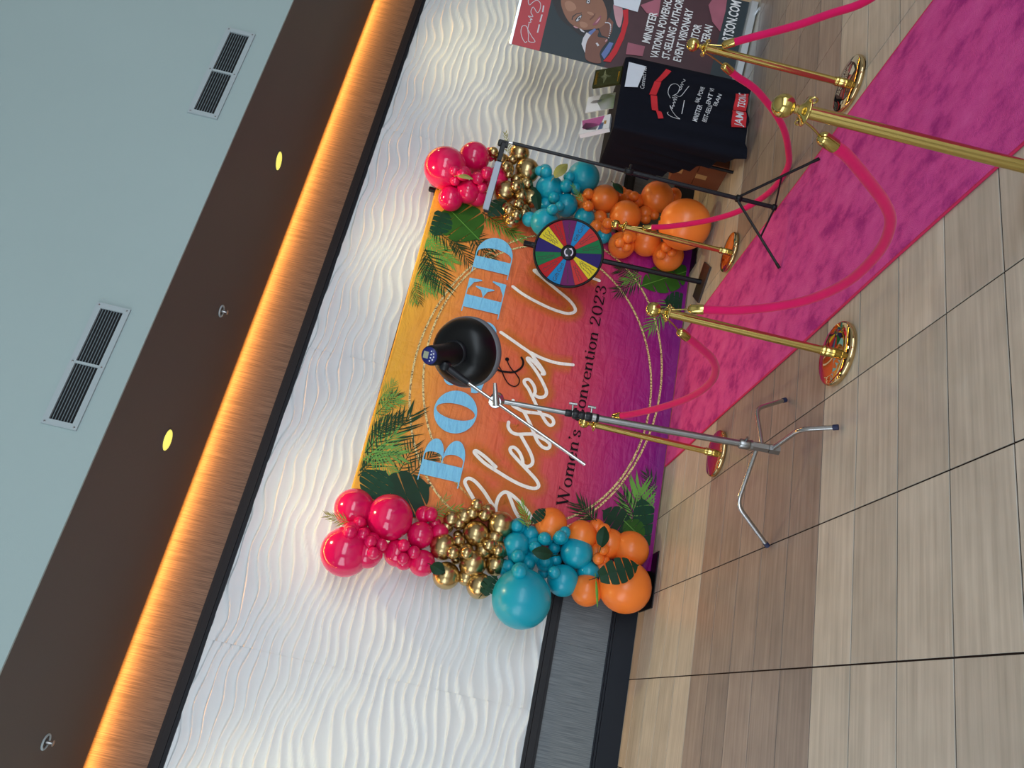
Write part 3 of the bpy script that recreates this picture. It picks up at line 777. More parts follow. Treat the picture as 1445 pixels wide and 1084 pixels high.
def fabric_wrinkle(m, strength=0.35):
    nt = m.node_tree
    p = nt.nodes['Principled BSDF']
    geo = nt.nodes.new('ShaderNodeNewGeometry')
    mp = nt.nodes.new('ShaderNodeMapping')
    mp.inputs['Scale'].default_value = (1.6, 1.0, 7.0)
    mp.inputs['Rotation'].default_value = (0, 0.25, 0)
    n = nt.nodes.new('ShaderNodeTexNoise')
    n.inputs['Scale'].default_value = 2.2
    n.inputs['Detail'].default_value = 4
    n.inputs['Distortion'].default_value = 0.8
    n2 = nt.nodes.new('ShaderNodeTexNoise')
    n2.inputs['Scale'].default_value = 4.5
    n2.inputs['Detail'].default_value = 3
    n2.inputs['Distortion'].default_value = 1.2
    ad = nt.nodes.new('ShaderNodeMath')
    ad.operation = 'ADD'
    nt.links.new(geo.outputs['Position'], mp.inputs[0])
    nt.links.new(mp.outputs[0], n.inputs['Vector'])
    nt.links.new(geo.outputs['Position'], n2.inputs['Vector'])
    nt.links.new(n.outputs['Fac'], ad.inputs[0])
    nt.links.new(n2.outputs['Fac'], ad.inputs[1])
    b = nt.nodes.new('ShaderNodeBump')
    b.inputs['Strength'].default_value = strength
    b.inputs['Distance'].default_value = 0.05
    nt.links.new(ad.outputs[0], b.inputs['Height'])
    nt.links.new(b.outputs[0], p.inputs['Normal'])
    return m


def banner_mat():
    m = bpy.data.materials.new('sunset_gradient_fabric')
    m.use_nodes = True
    nt = m.node_tree
    p = nt.nodes['Principled BSDF']
    p.inputs['Roughness'].default_value = 0.5
    p.inputs['Specular IOR Level'].default_value = 0.35
    geo = nt.nodes.new('ShaderNodeNewGeometry')
    sx = nt.nodes.new('ShaderNodeSeparateXYZ')
    nt.links.new(geo.outputs['Position'], sx.inputs[0])
    n = nt.nodes.new('ShaderNodeTexNoise')
    n.inputs['Scale'].default_value = 1.1
    n.inputs['Detail'].default_value = 3
    nt.links.new(geo.outputs['Position'], n.inputs['Vector'])
    # height lowered towards the right side, softened by a watercolour noise
    a = nt.nodes.new('ShaderNodeMath'); a.operation = 'MULTIPLY_ADD'; a.inputs[1].default_value = -0.055
    nt.links.new(sx.outputs['X'], a.inputs[0]); nt.links.new(sx.outputs['Z'], a.inputs[2])
    b = nt.nodes.new('ShaderNodeMath'); b.operation = 'MULTIPLY_ADD'; b.inputs[1].default_value = 0.32
    nt.links.new(n.outputs['Fac'], b.inputs[0]); nt.links.new(a.outputs[0], b.inputs[2])
    mr = nt.nodes.new('ShaderNodeMapRange')
    mr.inputs['From Min'].default_value = 0.0
    mr.inputs['From Max'].default_value = 2.44
    nt.links.new(b.outputs[0], mr.inputs[0])
    r = nt.nodes.new('ShaderNodeValToRGB')
    e = r.color_ramp.elements
    e[0].position, e[0].color = 0.0, srgb(112, 6, 120)
    e[1].position, e[1].color = 1.0, srgb(240, 176, 58)
    for pos, c in ((0.10, (150, 20, 124)), (0.22, (174, 34, 112)), (0.34, (200, 62, 94)), (0.46, (216, 88, 76)), (0.60, (224, 106, 68)), (0.78, (230, 132, 66)), (0.92, (238, 162, 62))):
        x = e.new(pos)
        x.color = srgb(*c)
    nt.links.new(mr.outputs[0], r.inputs[0])
    nt.links.new(r.outputs[0], p.inputs['Base Color'])
    return fabric_wrinkle(m)


def glitter_mat():
    m = mat('gold_glitter', srgb(216, 184, 116), 0.5, vary=0.1)
    nt = m.node_tree
    p = nt.nodes['Principled BSDF']
    geo = nt.nodes.new('ShaderNodeNewGeometry')
    n = nt.nodes.new('ShaderNodeTexNoise')
    n.inputs['Scale'].default_value = 70
    nt.links.new(geo.outputs['Position'], n.inputs['Vector'])
    r = nt.nodes.new('ShaderNodeValToRGB')
    e = r.color_ramp.elements
    e[0].position, e[0].color = 0.38, srgb(120, 84, 40)
    e[1].position, e[1].color = 0.55, srgb(236, 214, 150)
    nt.links.new(n.outputs['Fac'], r.inputs[0])
    nt.links.new(r.outputs[0], p.inputs['Base Color'])
    return m


def glow_mat():
    """amber print that fades out towards the edge of its stroke"""
    m = bpy.data.materials.new('amber_halo_print')
    m.use_nodes = True
    nt = m.node_tree
    p = nt.nodes['Principled BSDF']
    p.inputs['Base Color'].default_value = srgb(226, 138, 34)
    p.inputs['Roughness'].default_value = 0.6
    at = nt.nodes.new('ShaderNodeAttribute')
    at.attribute_name = 'fade'
    nt.links.new(at.outputs['Fac'], p.inputs['Alpha'])
    return m


# ------------------------------------------------------------------ the room
ROOM_X0, ROOM_X1, ROOM_Y0, CEIL = -7.0, 11.0, -13.0, 6.6
wall = struct(MB().box((ROOM_X0, 0.0, 0), (ROOM_X1, 0.2, CEIL)).build('wall_back', M_WHITE))
for nm, a, b in (('wall_left', (ROOM_X0 - 0.2, ROOM_Y0, 0), (ROOM_X0, 0.2, CEIL)), ('wall_right', (ROOM_X1, ROOM_Y0, 0), (ROOM_X1 + 0.2, 0.2, CEIL)),
                 ('wall_front', (ROOM_X0, ROOM_Y0 - 0.2, 0), (ROOM_X1, ROOM_Y0, CEIL))):
    struct(MB().box(a, b).build(nm, M_SHELL))
SOF_Z, SOF_Y0, SOF_Y1 = 3.70, -1.819, -0.12
struct(MB().box((ROOM_X0, ROOM_Y0, CEIL), (ROOM_X1, 0.2, CEIL + 0.2)).build('ceiling', M_SHELL))
struct(MB().box((ROOM_X0, SOF_Y0 + 0.015, SOF_Z), (ROOM_X1, SOF_Y1, SOF_Z + 0.05)).build('ceiling_soffit', M_SOFFIT))
struct(MB().box((ROOM_X0, SOF_Y0, SOF_Z - 0.004), (ROOM_X1, SOF_Y0 + 0.015, CEIL)).build('wall_bulkhead', M_FASCIA))

# white carved panels: horizontal ridges that meander, steep side up
def wave(x, z):
    w = 0.028 * math.sin(7.4 * x + 6.5 * z + 1.5 * math.sin(1.7 * z)) + 0.010 * math.sin(15.3 * x - 9.0 * z + 1.3) + 0.024 * math.sin(3.3 * x + 2.3 * z) \
        + 0.05 * (noise.noise((x * 1.0, z * 2.6, 3.1)))
    t = ((z + w) / 0.078) % 1.0
    if t < 0.80:
        s = t / 0.80
        h = s * s * 0.6 + s * 0.4
    else:
        s = (1 - t) / 0.20
        h = s * s * (3 - 2 * s)
    return -0.004 - 0.023 * h


PZ0, PZ1 = 0.715, 3.21
for k, px0 in enumerate((-4.89, -2.41, 0.07, 2.55, 5.03, 7.51)):
    nx, nz = (62, 640) if 1 <= k <= 4 else (30, 320)
    vs = []
    for i in range(nx + 1):
        x = px0 + 0.0004 + (2.48 - 0.0008) * i / nx
        for j in range(nz + 1):
            z = PZ0 + (PZ1 - PZ0) * j / nz
            vs.append((x, wave(x, z), z))
    fs = [(i * (nz + 1) + j, (i + 1) * (nz + 1) + j, (i + 1) * (nz + 1) + j + 1, i * (nz + 1) + j + 1) for i in range(nx) for j in range(nz)]
    MB().add(vs, fs, True).build('wave_panel', M_WHITE, wall)
MB().box((ROOM_X0, -0.012, 3.30), (ROOM_X1, 0.0, 4.2)).build('upper_panel', M_COPPER, wall)
for k in range(-4, 8):
    MB().box((k * 1.45 + 0.6, -0.010, 0.2), (k * 1.45 + 2.048, 0.0, 0.63)).build('dado_panel', M_DADO, wall)


def trim_profile(zs):
    b = MB()
    for z0, z1, d in zs:
        b.box((ROOM_X0, -d, z0), (ROOM_X1, 0.0, z1))
    return b


struct(trim_profile([(3.205, 3.232, 0.029), (3.235, 3.285, 0.032), (3.288, 3.312, 0.022)]).build('trim_1', M_BLACK_TRIM))
struct(trim_profile([(0.619, 0.640, 0.030), (0.643, 0.692, 0.044), (0.695, 0.722, 0.036)]).build('trim_2', M_BLACK_TRIM))
struct(trim_profile([(0.0, 0.158, 0.022), (0.158, 0.172, 0.028), (0.176, 0.192, 0.024), (0.195, 0.207, 0.016)]).build('baseboard_back', M_BASE))

# glazed front of the room, where the daylight comes from: sill as the window, each mullion a part
w1_ = struct(MB().box((-4.04, ROOM_Y0, 0.66), (8.04, ROOM_Y0 + 0.12, 0.74)).build('window_1', M_BLACK_TRIM))
MB().box((-4.04, ROOM_Y0, 4.3), (8.04, ROOM_Y0 + 0.12, 4.38)).build('head_rail', M_BLACK_TRIM, w1_)
for k in range(7):
    MB().box((-4.04 + 2 * k, ROOM_Y0, 0.74), (-3.96 + 2 * k, ROOM_Y0 + 0.12, 4.3)).build('mullion', M_BLACK_TRIM, w1_)
w2_ = struct(MB().box((ROOM_X0, -10.54, 0.76), (ROOM_X0 + 0.12, -2.46, 0.84)).build('window_2', M_BLACK_TRIM))
MB().box((ROOM_X0, -10.54, 4.2), (ROOM_X0 + 0.12, -2.46, 4.28)).build('head_rail', M_BLACK_TRIM, w2_)
for k in range(5):
    MB().box((ROOM_X0, -10.54 + 2 * k, 0.84), (ROOM_X0 + 0.12, -10.46 + 2 * k, 4.2)).build('mullion', M_BLACK_TRIM, w2_)

# floor: plank tiles 62 x 31 cm, stacked joints, rows in two colours
floor = struct(MB().box((ROOM_X0, ROOM_Y0, -0.1), (ROOM_X1, 0.2, -0.004)).build('floor', M_GROUT))
TX0, TL, TY0, TW, GAP = 0.440, 0.622, -3.630, 0.309, 0.0036


def tile_mesh(b, x0, y0, x1, y1):
    c = 0.0006
    vs = [(x0, y0, -0.006), (x1, y0, -0.006), (x1, y1, -0.006), (x0, y1, -0.006), (x0, y0, -c), (x1, y0, -c), (x1, y1, -c), (x0, y1, -c),
          (x0 + c, y0 + c, 0), (x1 - c, y0 + c, 0), (x1 - c, y1 - c, 0), (x0 + c, y1 - c, 0)]
    fs = [(8, 9, 10, 11)]
    for k in (0, 4):
        fs += [(k + i, k + (i + 1) % 4, k + 4 + (i + 1) % 4, k + 4 + i) for i in range(4)]
    b.add(vs, fs)


def row_dark(r):
    return 2 <= r < 7 or -18 <= r < -13


bt = MB()
tile_mesh(bt, GAP, GAP, TL - GAP, TW - GAP)
bc = MB()
tile_mesh(bc, GAP, GAP, TL - GAP, 0.231 - GAP)
tmesh = {(d, c): (bc if c else bt).mesh('tile', M_TILE_D if d else M_TILE_L) for d in (0, 1) for c in (0, 1)}
rest = {0: MB(), 1: MB()}
for cidx in range(-12, 17):
    for r in range(-30, 12):
        x0, y0 = TX0 + cidx * TL, TY0 + r * TW
        if -3 <= cidx <= 11 and r >= -5:
            o = bpy.data.objects.new('tile', tmesh[(int(row_dark(r)), int(r == 11))])
            o.location = (x0, y0, 0)
            o.parent = floor
            COL.objects.link(o)
        else:
            xa, xb = max(x0, ROOM_X0), min(x0 + TL, ROOM_X1)
            ya, yb = max(y0, ROOM_Y0), min(y0 + TW, 0)
            if xb - xa > 0.02 and yb - ya > 0.02:
                tile_mesh(rest[int(row_dark(r))], xa + GAP, ya + GAP, xb - GAP, yb - GAP)
for d in (0, 1):
    o = rest[d].build('outer_tiles', M_TILE_D if d else M_TILE_L, floor)
    o['kind'] = 'stuff'

# ------------------------------------------------------------------ ceiling fittings
M_DOWN = emis('warm_lamp_lens', (0.90, 0.88, 0.16, 1), 0.8)
M_VENT = mat('white_vent_enamel', srgb(166, 178, 182), 0.5, vary=0.05, spec=0.2)
M_LOUVRE = mat('vent_louvre', srgb(120, 132, 138), 0.5, spec=0.2)
M_VENT_DARK = mat('vent_void', srgb(12, 13, 16), 0.8)
for k, (x, y, lab) in enumerate(((1.265, -0.893, 'round recessed downlight in the brown soffit, the one above the left balloon column'),
                                 (3.741, -0.905, 'round recessed downlight in the brown soffit, the one above the right balloon column'),
                                 (-1.21, -0.9, 'round recessed downlight in the soffit further left, past the vents'),
                                 (6.22, -0.9, 'round recessed downlight in the soffit further right, above the roll-up banner'))):
    t = thing('ceiling_light', lab, 'downlight', (x, y, SOF_Z), 'downlights in the soffit')
    MB().lathe([(0.088, 0), (0.086, -0.006), (0.078, -0.006), (0.074, 0.0)], (x, y, SOF_Z), seg=28, cap=False).build('trim_ring', M_SOFFIT, t)
    MB().lathe([(0.078, -0.002), (0.05, -0.004), (0.001, -0.005)], (x, y, SOF_Z), seg=28, cap=False).build('lens', M_DOWN, t)
    l = bpy.data.lights.new('downlight_lamp', 'SPOT')
    l.energy = 78
    l.color = (1.0, 0.84, 0.42)
    l.spot_size = math.radians(125)
    l.spot_blend = 0.9
    l.shadow_soft_size = 0.07
    lo = bpy.data.objects.new('lamp', l)
    lo.location = (0, 0, -0.02)
    lo.rotation_euler = (math.radians(4), 0, 0)
    lo.parent = t
    COL.objects.link(lo)

for x, y, lab in ((2.334, -0.853, 'small sprinkler head in the brown soffit between the two downlights'), (-0.695, -0.907, 'small sprinkler head in the brown soffit near the lower left corner of the picture')):
    t = thing('sprinkler', lab, 'sprinkler', (x, y, SOF_Z), 'sprinklers in the soffit')
    MB().torus((x, y, SOF_Z - 0.004), (0, 0, 1), 0.042, 0.007).build('escutcheon', M_VENT, t)
    MB().lathe([(0.012, 0), (0.010, -0.03), (0.004, -0.045)], (x, y, SOF_Z)).build('stem', M_STEEL, t)
    MB().lathe([(0.004, -0.043), (0.018, -0.046), (0.018, -0.049), (0.003, -0.05)], (x, y, SOF_Z)).build('deflector', M_STEEL, t)


def vent(x0, x1, z0, z1, lab):
    y = SOF_Y0
    t = thing('air_vent', lab, 'vent', ((x0 + x1) / 2, y, z0), 'air vents in the bulkhead')
    f = 0.034
    b = MB()
    for a, c in (((x0, z0), (x1, z0 + f)), ((x0, z1 - f), (x1, z1)), ((x0, z0 + f), (x0 + f, z1 - f)), ((x1 - f, z0 + f), (x1, z1 - f))):
        b.box((a[0], y - 0.014, a[1]), (c[0], y, c[1]))
    fr = b.build('frame', M_VENT, t)
    for sx in (x0 + 0.015, (x0 + x1) / 2, x1 - 0.015):
        for sz in (z0 + 0.017, z1 - 0.017):
            MB().lathe([(0.006, 0), (0.003, 0.004)], (sx, y - 0.014, sz), (0, -1, 0), 8).build('screw', M_STEEL, fr)
    MB().box((x0 + f, y - 0.0015, z0 + f), (x1 - f, y - 0.001, z1 - f)).build('void', M_VENT_DARK, t)
    xm = (x0 + x1) / 2
    MB().box((xm - 0.008, y - 0.013, z0 + f), (xm + 0.008, y - 0.001, z1 - f)).build('centre_bar', M_VENT, t)
    n = 8
    me = None
    for s in (0, 1):
        xa, xb = (x0 + f, xm - 0.008) if s == 0 else (xm + 0.008, x1 - f)
        for k in range(1, n):
            z = z0 + f + (z1 - z0 - 2 * f) * k / n
            MB().add([(xa, y - 0.009, z - 0.001), (xb, y - 0.009, z - 0.001), (xb, y - 0.002, z + 0.006), (xa, y - 0.002, z + 0.006),
                      (xa, y - 0.009, z + 0.001), (xb, y - 0.009, z + 0.001), (xb, y - 0.002, z + 0.008), (xa, y - 0.002, z + 0.008)],
                     [(0, 1, 2, 3), (7, 6, 5, 4), (0, 4, 5, 1), (2, 6, 7, 3)]).build('louvre', M_LOUVRE, t)


vent(3.315, 4.126, 3.846, 4.055, 'white louvred air vent in the grey bulkhead, right one, above the right balloon column')
vent(0.981, 1.786, 3.846, 4.052, 'white louvred air vent in the grey bulkhead, left one, above the left balloon column')

# ------------------------------------------------------------------ pink carpet runner
CX0, CX1, CY0, CY1, CZ = 2.125, 3.375, -9.5, -0.30, 0.014
car = thing('carpet_runner', 'long hot pink shag carpet runner leading up to the printed backdrop', 'carpet', (2.75, -4.9, 0))
M_CARPET = carpet_mat()
b = MB()
nx, ny = 50, 260
vs = []
for j in range(ny + 1):
    t = j / ny
    y = CY1 + (CY0 - CY1) * (t ** 1.25)
    for i in range(nx + 1):
        x = CX0 + 0.006 + (CX1 - CX0 - 0.012) * i / nx
        e = 0.0 if i in (0, nx) or j in (0, ny) else 1.0
        vs.append((x + 0.004 * math.sin(y * 3), y, CZ - 0.004 * (1 - e) + e * 0.0035 * noise.noise((x * 9, y * 6, 0)) + e * 0.002 * noise.noise((x * 40, y * 30, 5))))
fs = [(j * (nx + 1) + i, (j + 1) * (nx + 1) + i, (j + 1) * (nx + 1) + i + 1, j * (nx + 1) + i + 1) for j in range(ny) for i in range(nx)]
b.add(vs, fs, True)
b.build('pile', M_CARPET, car)
b = MB()
M_BIND = mat('carpet_binding', srgb(196, 30, 84), 0.8)
for s, x in ((-1, CX0), (1, CX1)):
    b.tube([(x + 0.004 * math.sin(y * 3) - s * 0.004, y, 0.0065) for y in [CY1 - k * (CY1 - CY0) / 60 for k in range(61)]], 0.0062, 8)
b.tube([(CX0, CY1, 0.0065), (CX1, CY1, 0.0065)], 0.0062, 8)
b.build('binding', M_BIND, car)

# ------------------------------------------------------------------ printed backdrop
BX0, BX1, BZ1, BY = 1.25, 4.30, 2.445, -0.25
bd = thing('backdrop_banner', 'wide printed fabric backdrop in a sunset gradient with palm leaves and blue lettering', 'backdrop', ((BX0 + BX1) / 2, -0.22, 0))
M_BANNER = banner_mat()


def banner_y(x, z):
    return BY + 0.0016 * math.sin(9 * z + 2 * x) + 0.0012 * math.sin(13 * x) - (0.05 * max(0, (0.06 - z) / 0.06) ** 2 if z < 0.06 else 0)


nx, nz = 90, 80
vs = []
for i in range(nx + 1):
    x = BX0 + (BX1 - BX0) * i / nx
    for j in range(nz + 1):
        z = 0.012 + (BZ1 - 0.012) * j / nz
        vs.append((x, banner_y(x, z), z + (0.03 * ((x - BX0) / (BX1 - BX0)) ** 3 if z > 2 else 0)))
fs = [(i * (nz + 1) + j, (i + 1) * (nz + 1) + j, (i + 1) * (nz + 1) + j + 1, i * (nz + 1) + j + 1) for i in range(nx) for j in range(nz)]
sheet = MB().add(vs, fs, True).build('fabric_sheet', M_BANNER, bd)
MB().tube([(BX0, BY + 0.016, BZ1 + 0.0), (2.7, BY + 0.016, BZ1 + 0.002), (BX1, BY + 0.016, BZ1 + 0.03)], 0.017, 12).build('top_hem', M_BANNER, bd)
for x, h in ((BX0 + 0.03, 2.45), (BX1 - 0.03, 2.5)):
    MB().cyl((x, BY + 0.035, 0.01), (x, BY + 0.035, h), 0.016).build('frame_post', M_BLACKM, bd)
MB().tube([(BX0 - 0.02, BY + 0.02, BZ1), (BX1 + 0.03, BY + 0.02, BZ1 + 0.03)], 0.012).build('cross_bar', M_BLACKM, bd)
for x, z in ((BX1 + 0.0, BZ1 + 0.075), (BX0 + 0.0, BZ1 + 0.04)):
    MB().bbox((x - 0.02, BY - 0.0, z - 0.03), (x + 0.02, BY + 0.04, z + 0.035), 0.006).build('post_knob', M_BLACK, bd)
for x0, x1 in ((0.95, 1.39), (4.06, 4.50)):
    MB().bbox((x0, -0.43, 0.0), (x1, -0.06, 0.010), 0.003).build('base_plate', M_BLACKM, bd)

PR = Flat(lambda s, z, l: (s, BY - 0.005 - l, z))


def flat():
    return Flat(lambda s, z, l: (s, BY - 0.005 - l, z))


# gold glitter rings
M_GLIT = glitter_mat()
for (cx, cz), (ra, rb), rot in (((2.705, 1.187), (1.438, 1.058), -5.6), ((2.695, 1.187), (1.291, 0.986), 5.6)):
    F = flat()
    c, s = math.cos(math.radians(rot)), math.sin(math.radians(rot))
    pts = []
    for k in range(160):
        a = 2 * math.pi * k / 160
        x, z = ra * math.cos(a), rb * math.sin(a)
        pts.append((min(max(cx + x * c - z * s, BX0 + 0.01), BX1 - 0.01), min(cz + x * s + z * c, BZ1 - 0.01)))
    F.ribbon(pts, 0.017, 0.0, closed=True)
    F.build('glitter_ring', M_GLIT, sheet)

# printed palm fronds and monstera leaves
def frond_polys(base, tip, blade, n, seed=0):
    rnd = random.Random(seed)
    base, tip = Vector(base), Vector(tip)
    ax = tip - base
    L = ax.length
    t = ax / L
    nn = Vector((-t.y, t.x))
    out = []
    for k in range(n):
        u = (k + 0.3) / n
        for s in (-1, 1):
            p = base + ax * u + nn * (0.02 * L * math.sin(u * 3)) * s * 0
            ang = math.radians(58 - 34 * u + rnd.uniform(-6, 6))
            ln = blade * (0.55 + 0.55 * math.sin(math.pi * min(1, u * 0.8 + 0.15))) * rnd.uniform(0.85, 1.1)
            dv = t * math.cos(ang) + nn * s * math.sin(ang)
            pv = Vector((-dv.y, dv.x))
            w = blade * 0.036
            bend = nn * s * (-0.10 * ln)
            out.append([p - pv * w * 0.3, p + dv * ln * 0.4 - pv * w, p + dv * ln + bend * 0.6, p + dv * ln * 0.42 + pv * w, p + pv * w * 0.3])
    w = blade * 0.03
    out.append([base - nn * w, tip - nn * w * 0.3, tip + nn * w * 0.3, base + nn * w])
    return out


def clipped(pts):
    return [(min(max(p[0], BX0 + 0.004), BX1 - 0.004), min(max(p[1], 0.02), BZ1 - 0.006)) for p in pts]


for k, (a, c, bl, n, tone) in enumerate(FRONDS):
    F = flat()
    for i, pl in enumerate(frond_polys(a, c, bl, n, k)):
        F.poly(clipped(pl), 0.0012 + 0.00002 * i + 0.0004 * (k % 3))
    F.build('printed_frond', M_PALM[tone], sheet)


def monstera_outline(w, L, slits=5):
    """local (across, along) half outlines; returns list of polygons (lobes)"""
    def half(u):
        # half width of a heart shaped leaf at u in 0..1 from the stalk
        return w / 2 * (math.sin(math.pi * min(1.0, u * 0.92 + 0.10)) ** 0.75)
    lobes = []
    for s in (-1, 1):
        m = slits
        for k in range(m):
            u0, u1 = k / m, (k + 1) / m - 0.035
            sw = 0.16  # lobes sweep towards the tip
            pts = [(0, u0 * L), (0, (k + 1) / m * L)]
            for q in range(5):
                u = u1 - (u1 - u0) * q / 4
                h = half(u) * (1.0 if 0 < q < 4 else 0.96)
                pts.append((s * h, (u + sw * (h / max(w, 1e-6)) - 0.04) * L))
            lobes.append(pts)
    return lobes


def place2(pts, base, tip):
    base, tip = Vector(base), Vector(tip)
    t = (tip - base).normalized()
    nn = Vector((-t.y, t.x))
    return [base + t * p[1] + nn * p[0] for p in pts]


for k, (a, c, w, tone) in enumerate(MONSTERA):
    F = flat()
    L = (Vector(c) - Vector(a)).length
    for i, lobe in enumerate(monstera_outline(w, L, 4 + k % 2)):
        F.poly(clipped(place2(lobe, a, c)), 0.0026 + 0.0003 * k)
    lf = F.build('printed_leaf', M_LEAF[tone], sheet)
    F = flat()
    F.ribbon(clipped([a, c]), 0.006, 0.0030 + 0.0003 * k, caps=False)
    F.build('leaf_rib', M_PALM[1 if tone == 1 else 0], lf)

# lettering: big blue high-contrast capitals
M_BLUE = fabric_wrinkle(mat('sky_blue_print', srgb(126, 202, 246), 0.6, vary=0.04), 0.3)
M_INK = fabric_wrinkle(mat('black_ink', srgb(16, 12, 20), 0.6, spec=0.15), 0.2)
M_SCRIPT = fabric_wrinkle(mat('white_print', srgb(250, 248, 244), 0.6, vary=0.02), 0.3)
LZ0, LZ1 = 1.640, 1.975
LH = LZ1 - LZ0
LET = 0.0056


def ringpoly(F, cx, cz, rxo, rzo, rxi, rzi, a0, a1, shift=0.0, n=28):
    for k in range(n):
        t0, t1 = a0 + (a1 - a0) * k / n, a0 + (a1 - a0) * (k + 1) / n
        F.poly([(cx + rxo * math.cos(t0), cz + rzo * math.sin(t0)), (cx + rxo * math.cos(t1), cz + rzo * math.sin(t1)),
                (cx + shift + rxi * math.cos(t1), cz + rzi * math.sin(t1)), (cx + shift + rxi * math.cos(t0), cz + rzi * math.sin(t0))], LET)


def rect(F, x0, z0, x1, z1):
    F.poly([(x0, z0), (x1, z0), (x1, z1), (x0, z1)], LET)


HP = math.pi / 2
TH = 0.009
# B
F = flat()
x = 1.575
rect(F, x + 0.03, LZ0, x + 0.155, LZ1)
rect(F, x - 0.02, LZ0, x + 0.2, LZ0 + TH)
rect(F, x - 0.02, LZ1 - TH, x + 0.2, LZ1)
zm = LZ0 + LH * 0.53
rect(F, x + 0.15, zm - TH / 2, x + 0.22, zm + TH / 2)
ringpoly(F, x + 0.2, (zm + LZ1) / 2, 0.150, (LZ1 - zm) / 2, 0.035, (LZ1 - zm) / 2 - TH, -HP, HP)
ringpoly(F, x + 0.2, (zm + LZ0) / 2, 0.170, (zm - LZ0) / 2, 0.045, (zm - LZ0) / 2 - TH, -HP, HP)
F.build('printed_letter', M_BLUE, sheet)
# O
F = flat()
ringpoly(F, 2.187, (LZ0 + LZ1) / 2, 0.190, LH / 2 + 0.012, 0.070, LH / 2 - 0.004, 0, 2 * math.pi, n=48)
F.build('printed_letter', M_BLUE, sheet)
# S S
for x in (2.42, 2.765):
    F = flat()
    pts = [(0.24, 0.26), (0.235, 0.32), (0.16, 0.335), (0.06, 0.31), (0.045, 0.25), (0.12, 0.19), (0.2, 0.14), (0.25, 0.08), (0.21, 0.01), (0.11, 0.0), (0.03, 0.03), (0.015, 0.09)]
    F.ribbon([(x + p[0], LZ0 + p[1]) for p in smooth_path([(a, c, 0) for a, c in pts], 6)], 0.105, LET, nib=0.012)
    rect(F, x + 0.006, LZ0, x + 0.018, LZ0 + 0.11)
    rect(F, x + 0.236, LZ0 + 0.23, x + 0.248, LZ1)
    F.build('printed_letter', M_BLUE, sheet)
# E
F = flat()
x = 3.135
rect(F, x + 0.03, LZ0, x + 0.155, LZ1)
rect(F, x - 0.02, LZ0, x + 0.34, LZ0 + TH)
rect(F, x - 0.02, LZ1 - TH, x + 0.325, LZ1)
rect(F, x + 0.15, zm - TH / 2, x + 0.25, zm + TH / 2)
F.poly([(x + 0.34, LZ0), (x + 0.345, LZ0 + 0.125), (x + 0.332, LZ0 + 0.125), (x + 0.30, LZ0 + 0.05), (x + 0.22, LZ0 + TH)], LET)
F.poly([(x + 0.325, LZ1), (x + 0.21, LZ1 - TH), (x + 0.29, LZ1 - 0.05), (x + 0.318, LZ1 - 0.115), (x + 0.33, LZ1 - 0.115)], LET)
F.poly([(x + 0.16, zm), (x + 0.225, zm + 0.03), (x + 0.25, zm + 0.085), (x + 0.26, zm + 0.085), (x + 0.26, zm - 0.085), (x + 0.25, zm - 0.085), (x + 0.225, zm - 0.03)], LET)
F.build('printed_letter', M_BLUE, sheet)
# D
F = flat()
x = 3.545
rect(F, x + 0.03, LZ0, x + 0.155, LZ1)
rect(F, x - 0.02, LZ0, x + 0.2, LZ0 + TH)
rect(F, x - 0.02, LZ1 - TH, x + 0.2, LZ1)
ringpoly(F, x + 0.19, (LZ0 + LZ1) / 2, 0.195, LH / 2, 0.075, LH / 2 - TH, -HP, HP, n=36)
F.build('printed_letter', M_BLUE, sheet)

# white brush script with its amber halo, ampersand
M_HALO = glow_mat()
SW = 0.029
for st in SCRIPT:
    path = smooth_path([(p[0], p[1], 0) for p in st], 5)
    F = flat()
    F.ribbon(path, SW, 0.0068)
    so = F.build('script_stroke', M_SCRIPT, sheet)
    n = len(path)
    vs, fade = [], []
    for i, p in enumerate(path):
        a, c = path[max(i - 1, 0)], path[min(i + 1, n - 1)]
        t = (c - a).normalized()
        nn = Vector((-t.y, t.x, 0))
        end = 0.0 if i in (0, n - 1) else 0.5
        for q, al in ((-0.10, 0.0), (-0.022, end), (0.022, end), (0.10, 0.0)):
            P = p + nn * q
            vs.append((P.x, BY - 0.0061 - 1e-5 * i, P.y))
            fade.append(al)
    fs = [(i * 4 + k, (i + 1) * 4 + k, (i + 1) * 4 + k + 1, i * 4 + k + 1) for i in range(n - 1) for k in range(3)]
    ho = MB().add(vs, fs).build('script_halo', M_HALO, so)
    at = ho.data.attributes.new('fade', 'FLOAT', 'POINT')
    at.data.foreach_set('value', fade)
F = flat()
F.ribbon(smooth_path([(p[0], p[1], 0) for p in AMP[0]], 5), 0.010, 0.0066)
F.ribbon(smooth_path([(p[0], p[1], 0) for p in AMP[1]], 5), 0.018, 0.0066)
F.disc(AMP[0][0], 0.018, lift=0.0066)
F.build('ampersand', M_INK, sheet)

